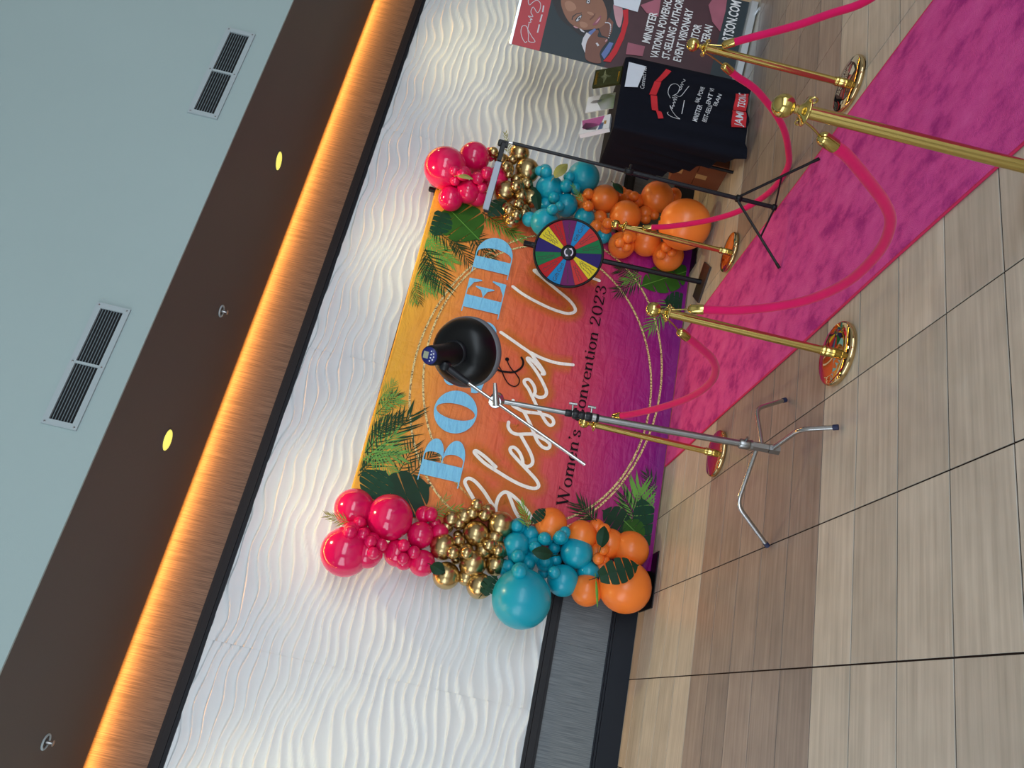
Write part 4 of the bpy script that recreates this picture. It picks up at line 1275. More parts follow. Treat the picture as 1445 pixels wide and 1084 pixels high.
# small black serif line
GL = {
    'W': (1.10, [('T', [(0.06, 1), (0.33, 0)]), ('t', [(0.33, 0), (0.53, 0.9)]), ('T', [(0.46, 1), (0.73, 0)]), ('t', [(0.73, 0), (1.0, 1)]),
                 ('t', [(-0.04, 0.98), (0.2, 0.98)]), ('t', [(0.36, 0.98), (0.6, 0.98)]), ('t', [(0.88, 0.98), (1.1, 0.98)])]),
    'C': (0.84, [('n', [(0.74, 0.72), (0.68, 0.92), (0.45, 1.0), (0.17, 0.82), (0.08, 0.5), (0.17, 0.18), (0.45, 0.0), (0.68, 0.08), (0.76, 0.28)]), ('t', [(0.75, 1), (0.75, 0.66)])]),
    'o': (0.62, [('n', [(0.3 + 0.22 * math.cos(a * math.pi / 8), 0.31 + 0.32 * math.sin(a * math.pi / 8)) for a in range(17)])]),
    'm': (1.0, [('T', [(0.14, 0), (0.14, 0.63)]), ('T', [(0.48, 0), (0.48, 0.48)]), ('T', [(0.82, 0), (0.82, 0.48)]), ('n', [(0.16, 0.45), (0.26, 0.6), (0.38, 0.63), (0.46, 0.56), (0.48, 0.42)]),
                ('n', [(0.5, 0.45), (0.6, 0.6), (0.72, 0.63), (0.8, 0.56), (0.82, 0.42)]), ('t', [(0.02, 0.015), (0.26, 0.015)]), ('t', [(0.36, 0.015), (0.6, 0.015)]),
                ('t', [(0.7, 0.015), (0.94, 0.015)]), ('t', [(0.02, 0.615), (0.14, 0.615)])]),
    'n': (0.68, [('T', [(0.14, 0), (0.14, 0.63)]), ('T', [(0.5, 0), (0.5, 0.48)]), ('n', [(0.16, 0.45), (0.27, 0.6), (0.4, 0.63), (0.48, 0.56), (0.5, 0.42)]),
                 ('t', [(0.02, 0.015), (0.26, 0.015)]), ('t', [(0.38, 0.015), (0.62, 0.015)]), ('t', [(0.02, 0.615), (0.14, 0.615)])]),
    'e': (0.58, [('t', [(0.1, 0.33), (0.5, 0.33)]), ('n', [(0.49, 0.33), (0.45, 0.54), (0.3, 0.63), (0.13, 0.52), (0.08, 0.31), (0.13, 0.1), (0.32, 0.0), (0.5, 0.13)])]),
    's': (0.50, [('n', [(0.38, 0.44), (0.33, 0.6), (0.2, 0.63), (0.09, 0.52), (0.16, 0.37), (0.31, 0.26), (0.39, 0.14), (0.28, 0.01), (0.12, 0.02), (0.06, 0.18)])]),
    "'": (0.24, [('T', [(0.12, 1.0), (0.1, 0.86)]), ('t', [(0.1, 0.88), (0.09, 0.7)])]),
    'v': (0.60, [('T', [(0.1, 0.62), (0.29, 0)]), ('t', [(0.29, 0), (0.5, 0.62)]), ('t', [(0.0, 0.61), (0.2, 0.61)]), ('t', [(0.4, 0.61), (0.6, 0.61)])]),
    't': (0.42, [('T', [(0.18, 0.82), (0.18, 0.12)]), ('n', [(0.18, 0.16), (0.22, 0.03), (0.3, 0.0), (0.38, 0.1)]), ('t', [(0.03, 0.61), (0.36, 0.61)])]),
    'i': (0.34, [('T', [(0.16, 0), (0.16, 0.63)]), ('t', [(0.04, 0.015), (0.28, 0.015)]), ('t', [(0.04, 0.615), (0.16, 0.615)]), ('D', [(0.16, 0.88)])]),
    '2': (0.62, [('n', [(0.1, 0.74), (0.16, 0.93), (0.3, 1.0), (0.46, 0.9), (0.47, 0.7), (0.35, 0.45), (0.18, 0.22), (0.07, 0.04)]), ('H', [(0.07, 0.06), (0.5, 0.06)]), ('t', [(0.52, 0.02), (0.54, 0.24)]), ('D', [(0.13, 0.74)])]),
    '0': (0.62, [('n', [(0.3 + 0.22 * math.cos(a * math.pi / 10), 0.5 + 0.5 * math.sin(a * math.pi / 10)) for a in range(21)])]),
    '3': (0.58, [('n', [(0.1, 0.8), (0.16, 0.96), (0.29, 1.0), (0.43, 0.86), (0.4, 0.64), (0.22, 0.53)]), ('n', [(0.22, 0.53), (0.43, 0.44), (0.49, 0.24), (0.38, 0.04), (0.22, 0.0), (0.09, 0.17)]), ('D', [(0.12, 0.8)]), ('D', [(0.11, 0.19)])]),
}


def serif_line(s, x0, x1, z0, h):
    tot = sum(GL[c][0] for c in s)
    k = (x1 - x0) / tot
    x = x0
    for c in s:
        adv, sts = GL[c]
        F = flat()
        for kind, pts in sts:
            P = [(x + p[0] * k, z0 + p[1] * h) for p in pts]
            if kind == 'T':
                F.ribbon(P, 0.19 * h, 0.0064, caps=False)
            elif kind == 't':
                F.ribbon(P, 0.05 * h, 0.0064, caps=False)
            elif kind == 'H':
                F.ribbon(P, 0.11 * h, 0.0064, caps=False)
            elif kind == 'D':
                F.disc(P[0], 0.085 * h, lift=0.0064, n=12)
            else:
                F.ribbon(smooth_path([(p[0], p[1], 0) for p in P], 4), 0.19 * h, 0.0064, nib=0.045 * h)
        F.build('printed_letter', M_INK, sheet)
        x += adv * k


serif_line("Women's", 1.612, 2.285, 0.747, 0.094)
serif_line('Convention', 2.355, 3.225, 0.747, 0.094)
serif_line('2023', 3.275, 3.705, 0.747, 0.094)

# ------------------------------------------------------------------ balloon garlands
bm_ = MB()
seg, rings = 28, 18
vs = []
for j in range(rings + 1):
    t = math.pi * j / rings
    r = math.sin(t)
    y = -math.cos(t)                     # front at -Y, neck at +Y
    if y > 0.3:
        r *= 1 - 0.16 * ((y - 0.3) / 0.7) ** 2
        y = y * (1 + 0.14 * ((y - 0.3) / 0.7) ** 2)
    if j == rings:
        r = 0.03
    for k in range(seg):
        a = 2 * math.pi * k / seg
        vs.append((max(r, 0.0005) * math.cos(a), y, max(r, 0.0005) * math.sin(a)))
fs = [(j * seg + k, (j + 1) * seg + k, (j + 1) * seg + (k + 1) % seg, j * seg + (k + 1) % seg) for j in range(rings) for k in range(seg)]
bm_.add(vs, fs, True)
bm_.lathe([(0.03, 1.12), (0.045, 1.15), (0.03, 1.18), (0.075, 1.22)], (0, 0, 0), (0, 1, 0), 10)
BALLOON = {c: bm_.mesh('balloon_' + c, m) for c, m in M_LATEX.items()}


def garland(data, label, loc):
    t = thing('balloon_garland', label, 'balloons', loc, 'balloon columns beside the backdrop')
    rnd = random.Random(3)
    for col, p, r in data:
        o = bpy.data.objects.new('balloon', BALLOON[col])
        o.location = Vector(p) - Vector(loc)
        st = rnd.uniform(0.97, 1.03)
        o.scale = (r, r * st, r)
        o.rotation_euler = (rnd.uniform(-0.5, 0.5), rnd.uniform(-3, 3), rnd.uniform(-0.5, 0.5))
        o.parent = t
        COL.objects.link(o)
    # the hidden strip the balloons are tied to
    zs = sorted(p[2] for _, p, _ in data)
    xs = [(p[2], p[0]) for _, p, r in data if r > 0.07]
    xs.sort()
    pts = []
    for k in range(9):
        z = zs[0] + (zs[-1] - zs[0]) * k / 8
        w = [(math.exp(-((zz - z) / 0.15) ** 2), xx) for zz, xx in xs]
        pts.append((sum(a * c for a, c in w) / sum(a for a, _ in w), -0.32, max(z, 0.1)))
    MB().tube(smooth_path(pts, 3), 0.006, 6).build('garland_strip', M_LEAF[0], t)
    return t


g_left = garland(BALLOONS_LEFT, 'balloon column of pink, chrome gold, teal and orange on the left side of the backdrop', (1.15, -0.40, 0.0))
g_right = garland(BALLOONS_RIGHT, 'balloon column of pink, chrome gold, teal and orange behind the prize wheel', (4.2, -0.45, 0.0))


def leaf3d(parent, base, tip, w, m, name='leaf', slits=0, bow=0.12):
    """solid leaf blade bowed along its rib"""
    base, tip = Vector(base), Vector(tip)
    ax = tip - base
    L = ax.length
    t = ax / L
    side = t.cross(Vector((0, -1, 0)))
    side = side.normalized() if side.length > 0.05 else Vector((1, 0, 0))
    nrm = side.cross(t).normalized()
    if nrm.y > 0:
        nrm = -nrm
    def P(a, u, d=0.0):
        return base + t * (u * L) + side * a + nrm * (bow * L * math.sin(math.pi * min(max(u, 0), 1)) - abs(a) * 0.25 + d)
    b = MB()
    if slits:
        for lobe in monstera_outline(w, L, slits):
            pts = [P(a, c / L) for a, c in lobe]
            q = [p - nrm * 0.0015 for p in pts]
            n = len(pts)
            b.add(pts + q, [tuple(range(n)), tuple(range(2 * n - 1, n - 1, -1))] + [(i, (i + 1) % n, n + (i + 1) % n, n + i) for i in range(n)])
    else:
        n = 10
        ring = [P(w / 2 * math.sin(math.pi * (0.06 + 0.94 * k / n)) ** 0.8, k / n) for k in range(n + 1)] + \
               [P(-w / 2 * math.sin(math.pi * (0.06 + 0.94 * k / n)) ** 0.8, k / n) for k in range(n - 1, 0, -1)]
        mid = [P(0, k / n, 0.002) for k in range(n + 1)]
        low = [p - nrm * 0.002 for p in mid]
        for s in (0, 1):
            edge = ring[:n + 1] if s == 0 else [ring[0]] + ring[:n:-1] + [ring[n]]
            for k in range(n):
                b.add([mid[k], mid[k + 1], edge[k + 1], edge[k], low[k], low[k + 1]], [(0, 1, 2, 3), (4, 3, 2, 5)])
    b.cyl(base - t * L * 0.25 - nrm * 0.02, base, 0.003, seg=6)
    return b.build(name, m, parent)


def frond3d(parent, base, tip, blade, n, m, seed=1):
    base, tip = Vector(base), Vector(tip)
    ax = tip - base
    t = ax.normalized()
    side = t.cross(Vector((0, -1, 0))).normalized()
    nrm = side.cross(t)
    rnd = random.Random(seed)
    b = MB()
    b.cyl(base, tip, 0.003, 0.001, 6)
    for k in range(n):
        u = (k + 0.5) / n
        for s in (-1, 1):
            p = base + ax * u
            a = math.radians(48 - 26 * u + rnd.uniform(-6, 6))
            ln = blade * (1.0 - 0.35 * u) * rnd.uniform(0.85, 1.1)
            dv = t * math.cos(a) + side * s * math.sin(a) + nrm * rnd.uniform(-0.3, 0.3)
            pv = dv.cross(nrm).normalized() * 0.005
            v = [p, p + dv * ln * 0.4 + pv, p + dv * ln, p + dv * ln * 0.4 - pv, p + dv * ln * 0.4 + nrm * 0.003]
            b.add(v, [(0, 1, 4), (1, 2, 4), (2, 3, 4), (3, 0, 4), (0, 3, 2, 1)])
    return b.build('palm_frond', m, parent)


for side, base, tip, size, kind in GARLAND_LEAVES:
    g = g_left if side == 'L' else g_right
    if kind == 'monstera':
        leaf3d(g, base, tip, size, M_LEAF[0], 'monstera_leaf', 5)
    elif kind == 'leaf':
        leaf3d(g, base, tip, size, M_LEAF[0])
    elif kind == 'olive':
        leaf3d(g, base, tip, size, M_PALM[2])
    elif kind == 'grass':
        leaf3d(g, base, tip, size, M_PALM[1], 'grass_blade', bow=0.05)
    else:
        frond3d(g, base, tip, size, 9, M_PALM[{'palm': 1, 'palmolive': 2, 'palmdark': 0}[kind]])

# ------------------------------------------------------------------ stanchions and ropes
SH = 0.955


def make_stanchion(loc, label):
    x, y, _ = loc
    t = thing('stanchion', label, 'stanchion', loc, 'brass rope stanchions along the carpet')
    o = Vector(loc)
    MB().lathe([(0.150, 0.0), (0.160, 0.004), (0.160, 0.020), (0.157, 0.027), (0.150, 0.031), (0.10, 0.0345), (0.03, 0.037), (0.001, 0.0375)], o, seg=56, cap=False).build('base', M_BRASS_BASE, t)
    MB().lathe([(0.025, 0.033), (0.025, 0.075), (0.0225, 0.078), (0.0265, 0.082), (0.0265, 0.088), (0.0225, 0.092), (0.023, 0.10)], o, seg=24).build('base_collar', M_BRASS, t)
    MB().lathe([(0.0205, 0.09), (0.0205, 0.85)], o, seg=28).build('pole', M_BRASS, t)
    MB().lathe([(0.0205, 0.846), (0.042, 0.850), (0.046, 0.854), (0.044, 0.858), (0.026, 0.864), (0.016, 0.874), (0.011, 0.882)], o, seg=28).build('ring_plate', M_BRASS, t)
    fin = MB().lathe([(0.011, 0.878), (0.015, 0.884), (0.010, 0.890), (0.013, 0.894)], o, seg=20).sphere(o + Vector((0, 0, 0.925)), 0.0365, 28, 18).build('ball_finial', M_BRASS, t)
    for a in (1, 3):
        d = Vector((0, -1 if a == 1 else 1, 0))
        MB().torus(o + d * 0.049 + Vector((0, 0, 0.852)), (-d.y, d.x, 0), 0.011, 0.0030, 18, 8).build('hook_loop', M_BRASS, t)
    return t


ST = [((1.872, -3.150, 0), 'brass stanchion left of the carpet whose mirror base reflects the backdrop colours'),
      ((3.568, -1.388, 0), 'brass stanchion standing in front of the orange balloons by the prize wheel'),
      ((1.850, -1.560, 0), 'brass stanchion half hidden behind the chrome light stand, with a dark pink mirror base'),
      ((3.584, -3.160, 0), 'brass stanchion right of the carpet in front of the roll-up banner'),
      ((1.855, -4.545, 0), 'large nearest brass stanchion running out of the right edge of the picture'),
      ((3.590, -4.900, 0), 'brass stanchion at the near right of the carpet, outside the picture')]
first = make_stanchion(*ST[0])
STO = [first]
for loc, lab in ST[1:]:
    c = dup(first, None, loc)
    c['label'] = lab
    STO.append(c)


def make_rope(path, a, b, label):
    """path: world points of the velvet part; a, b: centres of the posts' ring plates"""
    t = thing('velvet_rope', label, 'rope', path[len(path) // 2], 'velvet ropes between the stanchions')
    p = smooth_path(path, 5)
    MB().tube(p, 0.0205, 14).build('velvet_cord', M_ROPE, t)
    for end, nxt, post in ((p[0], p[1], a), (p[-1], p[-2], b)):
        d = (end - nxt).normalized()
        cap = MB().lathe([(0.0225, -0.004), (0.0235, 0.0), (0.0235, 0.05), (0.021, 0.058), (0.014, 0.066), (0.008, 0.069)], end - d * 0.006, d, 18).build('end_cap', M_BRASS, t)
        e = end + d * 0.062
        h = Vector(post) + (e - Vector(post)).normalized() * 0.058
        h.z = post[2] - 0.008
        mid = (e + h) / 2 + Vector((0, 0, -0.006))
        MB().tube(smooth_path([e, mid, h, h + Vector((0, 0, 0.016)), h + (Vector(post) - h) * 0.35 + Vector((0, 0, 0.012))], 4), 0.004, 8).build('hook', M_BRASS, cap)
    return t


def ringc(k):
    x, y, z = ST[k][0]
    return (x, y, 0.852)


make_rope(ROPE1, ringc(2), ringc(0), 'pink velvet rope sagging between the two left stanchions, in front of the backdrop')
make_rope(ROPE2, ringc(0), ringc(4), 'thick magenta velvet rope hanging to the nearest stanchion across the carpet')
make_rope(ROPE3, ringc(1), ringc(3), 'pink velvet rope dipping almost to the floor in front of the black table')
r4 = [tuple(p) for p in ROPE4] + [(3.585, -3.93, 0.10), (3.585, -4.2, 0.10), (3.59, -4.48, 0.27), (3.59, -4.70, 0.56), (3.59, -4.79, 0.72)]
make_rope(r4, ringc(3), ringc(5), 'pink velvet rope leaving the top edge of the picture beside the roll-up banner')

# ------------------------------------------------------------------ chrome light stand
cb0, cb1 = Vector((1.475, -2.766, 0.1)), Vector((1.40, -2.735, 1.56))


def col_at(z):
    return cb0 + (cb1 - cb0) * ((z - 0.1) / 1.46)


cs = thing('light_stand', 'chrome turtle-base light stand with a boom arm, standing on the tiles left of the carpet', 'light stand', (1.475, -2.766, 0))
cdir = (cb1 - cb0).normalized()
hub = MB()
hub.lathe([(0.026, 0.0), (0.026, 0.055)], col_at(0.105), cdir, 6, smooth=False)
hub.lathe([(0.024, 0.0), (0.024, 0.085)], col_at(0.162), cdir, 6, smooth=False)
hub.lathe([(0.023, 0), (0.026, 0.005), (0.026, 0.055), (0.021, 0.062)], col_at(0.25), cdir, 16)
hub.lathe([(0.028, 0), (0.028, 0.012)], col_at(0.245), cdir, 16)
ho = hub.build('hub', M_STEEL, cs)
MB().cyl(col_at(0.285) + Vector((0.015, -0.02, 0)), col_at(0.285) + Vector((0.02, -0.045, 0)), 0.008, seg=10).build('hub_bolt', M_STEEL, ho)
M_TIP = mat('navy_rubber', srgb(30, 36, 70), 0.6)
for foot, bend, hz in zip(CS_FEET, CS_BENDS, (0.19, 0.14, 0.215)):
    h = col_at(hz)
    f, bn = Vector(foot) + Vector((0, 0, 0.013)), Vector(bend)
    d1, d2 = (bn - h).normalized(), (f - bn).normalized()
    pts = [h + d1 * 0.02]
    pts += [bn - d1 * 0.05]
    for k in range(1, 8):
        t = k / 8
        pts.append((bn - d1 * 0.05) * (1 - t) ** 2 + bn * 2 * t * (1 - t) + (bn + d2 * 0.05) * t * t)
    pts += [bn + d2 * 0.05, f - d2 * 0.018]
    lg = MB().tube(pts, 0.0118, 14).build('leg', M_CHROME, cs)
    MB().cyl(f - d2 * 0.024, f, 0.0135, seg=14).build('rubber_tip', M_TIP, lg)
MB().cyl(col_at(0.25), col_at(1.10), 0.0175, seg=20).build('column', M_STEEL, cs)
MB().cyl(col_at(1.08), col_at(1.555), 0.0125, seg=18).build('riser', M_STEEL, cs)
col = MB()
for z, r, h in ((1.03, 0.022, 0.03), (1.062, 0.0235, 0.035), (1.10, 0.021, 0.03), (1.132, 0.0235, 0.03), (1.165, 0.018, 0.035)):
    col.lathe([(r * 0.9, 0), (r, 0.004), (r, h - 0.004), (r * 0.9, h)], col_at(z), cdir, 18)
co = col.build('column_clamp', M_BLACKM, cs)
MB().lathe([(0.0225, 0), (0.0225, 0.05)], col_at(1.045), cdir, 18).build('clamp_sleeve', M_CHROME, co)
for z in (1.07, 1.165):
    k = MB()
    side = Vector((0.86, -0.36, 0.1)).normalized()
    a = col_at(z)
    k.cyl(a + side * 0.012, a + side * 0.05, 0.005, seg=10)
    k.cyl(a + side * 0.05 - cdir * 0.02, a + side * 0.05 + cdir * 0.02, 0.0075, seg=10)
    k.build('t_knob', M_CHROME, co)
DCEN, PCEN, MNT, BOOM0, GRIP, BOOM1 = [Vector(p) for p in DISH]
gh = MB()
gd = -cam_fwd
gh.lathe([(0.030, -0.045), (0.034, -0.04), (0.034, -0.018), (0.026, -0.014), (0.026, 0.014), (0.034, 0.018), (0.034, 0.035), (0.03, 0.04)], GRIP, Vector((-0.55, -0.8, 0.1)), 22)
gh.cyl(col_at(1.52), GRIP, 0.019, seg=16)
go = gh.build('grip_head', M_CHROME, cs)
hd = Vector((0.80, -0.33, 0.25)).normalized()
MB().tube([GRIP - hd * 0.025 + gd * 0.05, GRIP + hd * 0.03 + gd * 0.055, GRIP + hd * 0.085 + gd * 0.055], [0.017, 0.013, 0.009], 12).build('grip_handle', M_CHROME, go)
bo0 = GRIP + (BOOM0 - GRIP) * 1.0 + gd * 0.03
MB().cyl(BOOM0 + gd * 0.02, BOOM1 + gd * 0.03, 0.0082, seg=14).build('boom_arm', M_CHROME, cs)

# strobe with its dish, clamped to the end of the boom
ax = (DCEN - PCEN).normalized()
LEN = (DCEN - PCEN).length
st = thing('studio_strobe', 'black studio strobe with a wide dish reflector hiding part of the blue lettering', 'studio light', tuple(DCEN), None)
up_ = (Vector((0, 0, 1)) - ax * ax.z).normalized()
sd_ = ax.cross(up_)
body_end = LEN - 0.135
MB().lathe([(0.040, 0.0), (0.046, 0.004), (0.050, 0.02), (0.051, 0.10), (0.056, body_end - 0.03), (0.060, body_end)], PCEN, ax, 32).build('body', M_BLACK, st)
MB().lathe([(0.060, body_end - 0.005), (0.068, body_end), (0.068, body_end + 0.022), (0.062, body_end + 0.026)], PCEN, ax, 32).build('mount_ring', M_BLACKM, st)
prof = []
for k in range(13):
    t = k / 12
    prof.append((0.062 + (0.184 - 0.062) * math.sin(t * HP) ** 0.8, body_end + 0.018 + 0.115 * (1 - math.cos(t * HP)) ** 0.9))
dish = MB().lathe(prof + [(prof[-1][0] - 0.004, prof[-1][1])] + [(max(r - 0.004, 0.01), h + 0.003) for r, h in reversed(prof)], PCEN, ax, 56, cap=False).build('dish_reflector', M_DISH, st)
hz = prof[-1][1]
M_SOCK = mat('grey_mesh_fabric', srgb(120, 124, 130), 0.8, bump=0.6, bscale=300)
MB().lathe([(0.181, hz - 0.010), (0.1875, hz - 0.006), (0.189, hz + 0.02), (0.188, hz + 0.045), (0.180, hz + 0.052), (0.001, hz + 0.06)], PCEN, ax, 56, cap=False).build('diffuser_sock', M_SOCK, dish)
M_NAVY = mat('navy_panel', srgb(26, 36, 110), 0.35)
pan = MB().lathe([(0.0425, -0.0005), (0.0425, -0.003), (0.001, -0.0035)], PCEN, ax, 32).build('rear_panel', M_NAVY, st)


def on_panel(u, v, d=0.0045):
    return PCEN - ax * d + sd_ * u + up_ * v


M_LCD = mat('lcd_grey', srgb(150, 154, 130), 0.3)
M_BTN = mat('white_button', srgb(214, 220, 230), 0.4)
q = [on_panel(-0.017, 0.004), on_panel(0.017, 0.004), on_panel(0.017, 0.031), on_panel(-0.017, 0.031)]
MB().add(q + [p + ax * 0.002 for p in q], [(0, 1, 2, 3), (0, 4, 5, 1), (1, 5, 6, 2), (2, 6, 7, 3), (3, 7, 4, 0)]).build('lcd_screen', M_LCD, pan)
for u, v in ((-0.024, -0.008), (-0.008, -0.010), (0.008, -0.010), (0.024, -0.008), (-0.015, -0.022), (0.0, -0.026), (0.015, -0.022)):
    MB().lathe([(0.0042, 0), (0.003, 0.002)], on_panel(u, v, 0.003), -ax, 8).build('button', M_BTN, pan)
br = MB()
pm = MNT + gd * 0.015
br.lathe([(0.026, -0.02), (0.03, -0.014), (0.03, 0.014), (0.026, 0.02)], pm, sd_, 18)
bo = br.build('tilt_bracket', M_BLACKM, st)
hp = BOOM0 + gd * 0.02
hdv = (BOOM1 + gd * 0.03 - hp).normalized()
MB().tube([pm, pm.lerp(hp, 0.5), hp, hp + hdv * 0.05], [0.017, 0.019, 0.0185, 0.0165], 14).build('bracket_socket', M_BLACKM, st)

# ------------------------------------------------------------------ prize wheel
WC = Vector((3.655, -0.72, 1.187))
WR = 0.303
WF = (Vector((0, -6.314, 1.3)) - WC)
WF = Vector((-0.33, -0.94, 0.03)).normalized()      # faces the room
WU = (Vector((0, 0, 1)) - WF * WF.z).normalized()
WS = WU.cross(WF)
wx, wy = 3.742, -0.668
wt = thing('prize_wheel', 'spinning prize wheel with coloured wedges on a black floor stand before the right balloon column', 'prize wheel', (wx, wy, 0))
Mp = Matrix.Translation((wx, wy, 0)) @ Matrix.Rotation(math.radians(45), 4, 'Z')
M_FOOT = mat('dark_brown_foot', srgb(52, 40, 40), 0.4)
fa, fb, fc, fd = [Vector(p) for p in ((3.881, -0.741, 0), (3.714, -0.924, 0), (3.487, -0.699, 0), (3.661, -0.507, 0))]
ctr = (fa + fb + fc + fd) / 4
q = [ctr + (p - ctr) * 1.0 for p in (fa, fb, fc, fd)]
MB().add([p + Vector((0, 0, 0.002)) for p in q] + [p + Vector((0, 0, 0.018)) for p in q], [(0, 1, 2, 3), (7, 6, 5, 4)] + [(i, (i + 1) % 4, 4 + (i + 1) % 4, 4 + i) for i in range(4)]).build('foot_plate', M_FOOT, wt)
ptop = Vector((WC.x, WC.y, 0)) - WF * 0.055
p0 = Vector((ctr.x, ctr.y, 0.015))
pt = Vector((ptop.x, ptop.y, 1.53))
pd = (pt - p0)
MB().cyl(p0, p0 + pd * 0.58, 0.0225, seg=16).build('lower_pole', M_BLACKM, wt)
MB().cyl(p0 + pd * 0.56, pt, 0.018, seg=16).build('upper_pole', M_BLACKM, wt)
fl = MB().bbox((-0.021, -0.02, -0.05), (0.021, 0.02, 0.045), 0.006, Matrix.Translation(WC - WF * 0.015 + WU * (WR + 0.045))).build('flapper_block', M_BLACK, wt)
MB().add([WC + WF * 0.01 + WU * (WR + 0.02) + WS * 0.012, WC + WF * 0.01 + WU * (WR + 0.02) - WS * 0.012, WC + WF * 0.012 + WU * (WR - 0.025),
          WC + WF * 0.014 + WU * (WR + 0.02) + WS * 0.012, WC + WF * 0.014 + WU * (WR + 0.02) - WS * 0.012, WC + WF * 0.016 + WU * (WR - 0.025)],
         [(0, 1, 2), (3, 5, 4), (0, 3, 4, 1), (1, 4, 5, 2), (2, 5, 3, 0)]).build('pointer', M_BLACK, fl)
disc = MB().lathe([(WR - 0.01, -0.014), (WR, -0.010), (WR, 0.012), (WR - 0.006, 0.016), (WR - 0.017, 0.014), (WR - 0.018, 0.004), (0.001, 0.004)], WC, WF, 72, cap=False)
disc.lathe([(WR - 0.01, -0.014), (0.001, -0.014)], WC, WF, 72, cap=False)
do = disc.build('wheel_rim', M_BLACK, wt)
WCOL = {'y': srgb(226, 206, 44), 'r': srgb(186, 26, 34), 'p': srgb(108, 30, 96), 'b': srgb(24, 132, 196), 's': srgb(196, 52, 52), 'g': srgb(20, 116, 66), 'n': srgb(42, 28, 104)}
WM = {k: mat('wedge_' + k, c, 0.5, vary=0.04, spec=0.15) for k, c in WCOL.items()}
M_PEN = mat('marker_ink', srgb(22, 18, 24), 0.5)
WHEEL = Flat(lambda s, z, l: WC + WF * (0.006 + l) + WS * s + WU * z)


def wflat():
    return Flat(lambda s, z, l: WC + WF * (0.006 + l) + WS * s + WU * z)


def pol(r, a):
    return (r * math.cos(a), r * math.sin(a))


# clockwise from the top wedge (navy sits at the top, under the pointer)
order = ['n', 'y', 'r', 'p', 'b', 's', 'g', 'n', 'y', 's', 'p', 'b', 'r', 'g']
rnd = random.Random(11)
RW = WR - 0.020
for k, c in enumerate(order):
    mid = HP - 2 * math.pi * k / 14 - math.radians(2)
    a0, a1 = mid - math.pi / 14, mid + math.pi / 14
    F = wflat()
    F.poly([pol(0.05, a0)] + [pol(RW, a0 + (a1 - a0) * i / 8) for i in range(9)] + [pol(0.05, a1)], 0)
    wd = F.build('wedge', WM[c], wt)
    F = wflat()
    d = Vector(pol(1, mid))
    nn = Vector((-d.y, d.x))
    def at(r, s):
        return (d.x * r + nn.x * s, d.y * r + nn.y * s)
    F.ribbon([pol(0.05, a0), pol(RW, a0)], 0.003, 0.0006, caps=False)
    if c == 'b':
        # handwritten words read along the wedge
        sgn = 1 if d.x >= 0 else -1
        if sgn > 0:
            F.text('Gift', at(0.115, -0.012), at(0.185, -0.016), 0.03, 0.0006)
            F.text('Card', at(0.195, -0.016), at(0.272, -0.018), 0.034, 0.0006)
        else:
            F.text('Gift', at(0.27, 0.018), at(0.195, 0.014), 0.034, 0.0006)
            F.text('Card', at(0.185, 0.014), at(0.105, 0.012), 0.03, 0.0006)
    elif c != 'n':
        nl = {'y': 3, 'r': 2, 's': 2, 'p': 1, 'g': 2}[c]
        for li in range(nl):
            s0 = (li - (nl - 1) / 2) * 0.026
            r0 = 0.13 + 0.02 * (li % 2) if abs(s0) > 0.02 else 0.12
            pts = []
            m = 26
            for i in range(m):
                r = r0 + (0.265 - r0) * i / (m - 1)
                pts.append(at(r, s0 * (r / 0.25) + rnd.uniform(-0.0075, 0.0075)))
            F.ribbon(pts, 0.0040, 0.0006, caps=False)
    F.build('handwriting', M_PEN, wd)
hubw = MB().lathe([(0.066, 0.004), (0.066, 0.016), (0.060, 0.022), (0.03, 0.026), (0.001, 0.027)], WC, WF, 36).build('hub_cap', M_BLACKM, wt)
F = Flat(lambda s, z, l: WC + WF * (0.027 + l) + WS * s + WU * z)
M_ARW = mat('white_arrow_print', srgb(214, 206, 226), 0.4)
for a in (0, math.pi):
    c, s = math.cos(a + 0.4), math.sin(a + 0.4)
    R_ = lambda p: (p[0] * c - p[1] * s, p[0] * s + p[1] * c)
    F.ribbon([R_(pol(0.034, math.radians(t))) for t in range(20, 131, 10)], 0.010, 0.001, caps=False)
    F.poly([R_(pol(0.022, math.radians(130))), R_(pol(0.046, math.radians(130))), R_(pol(0.034, math.radians(165)))], 0.001)
F.build('arrow_mark', M_ARW, hubw)

# ------------------------------------------------------------------ black tripod with an LED wand
TC = Vector((3.235, -2.42, 0))
tr = thing('tripod_stand', 'thin black tripod light stand with its feet on the pink carpet', 'tripod', tuple(TC))
GZ = CZ + 0.003
feet = [Vector(TRI[0]), Vector(TRI[1]), Vector((3.525, -2.075, 0))]
MB().cyl(TC + Vector((0, 0, 0.085)), TC + Vector((0, 0, 1.05)), 0.0135, seg=16).build('lower_tube', M_BLACKM, tr)
MB().cyl(TC + Vector((0, 0, 1.03)), TC + Vector((-0.002, 0, 1.80)), 0.0105, seg=16).build('upper_tube', M_BLACKM, tr)
MB().cyl(TC + Vector((-0.002, 0, 1.80)), TC + Vector((-0.004, 0, 1.86)), 0.007, seg=12).build('spigot', M_CHROME, tr)
cl = MB().lathe([(0.014, 0), (0.02, 0.006), (0.02, 0.05), (0.014, 0.056)], TC + Vector((0, 0, 1.02)), seg=16).build('tube_clamp', M_BLACK, tr)
MB().cyl(TC + Vector((0.01, -0.012, 1.045)), TC + Vector((0.028, -0.035, 1.045)), 0.009, seg=10).build('clamp_knob', M_BLACK, cl)
MB().lathe([(0.016, 0), (0.024, 0.005), (0.024, 0.035), (0.016, 0.04)], TC + Vector((0, 0, 0.31)), seg=16).build('leg_collar', M_BLACK, tr)
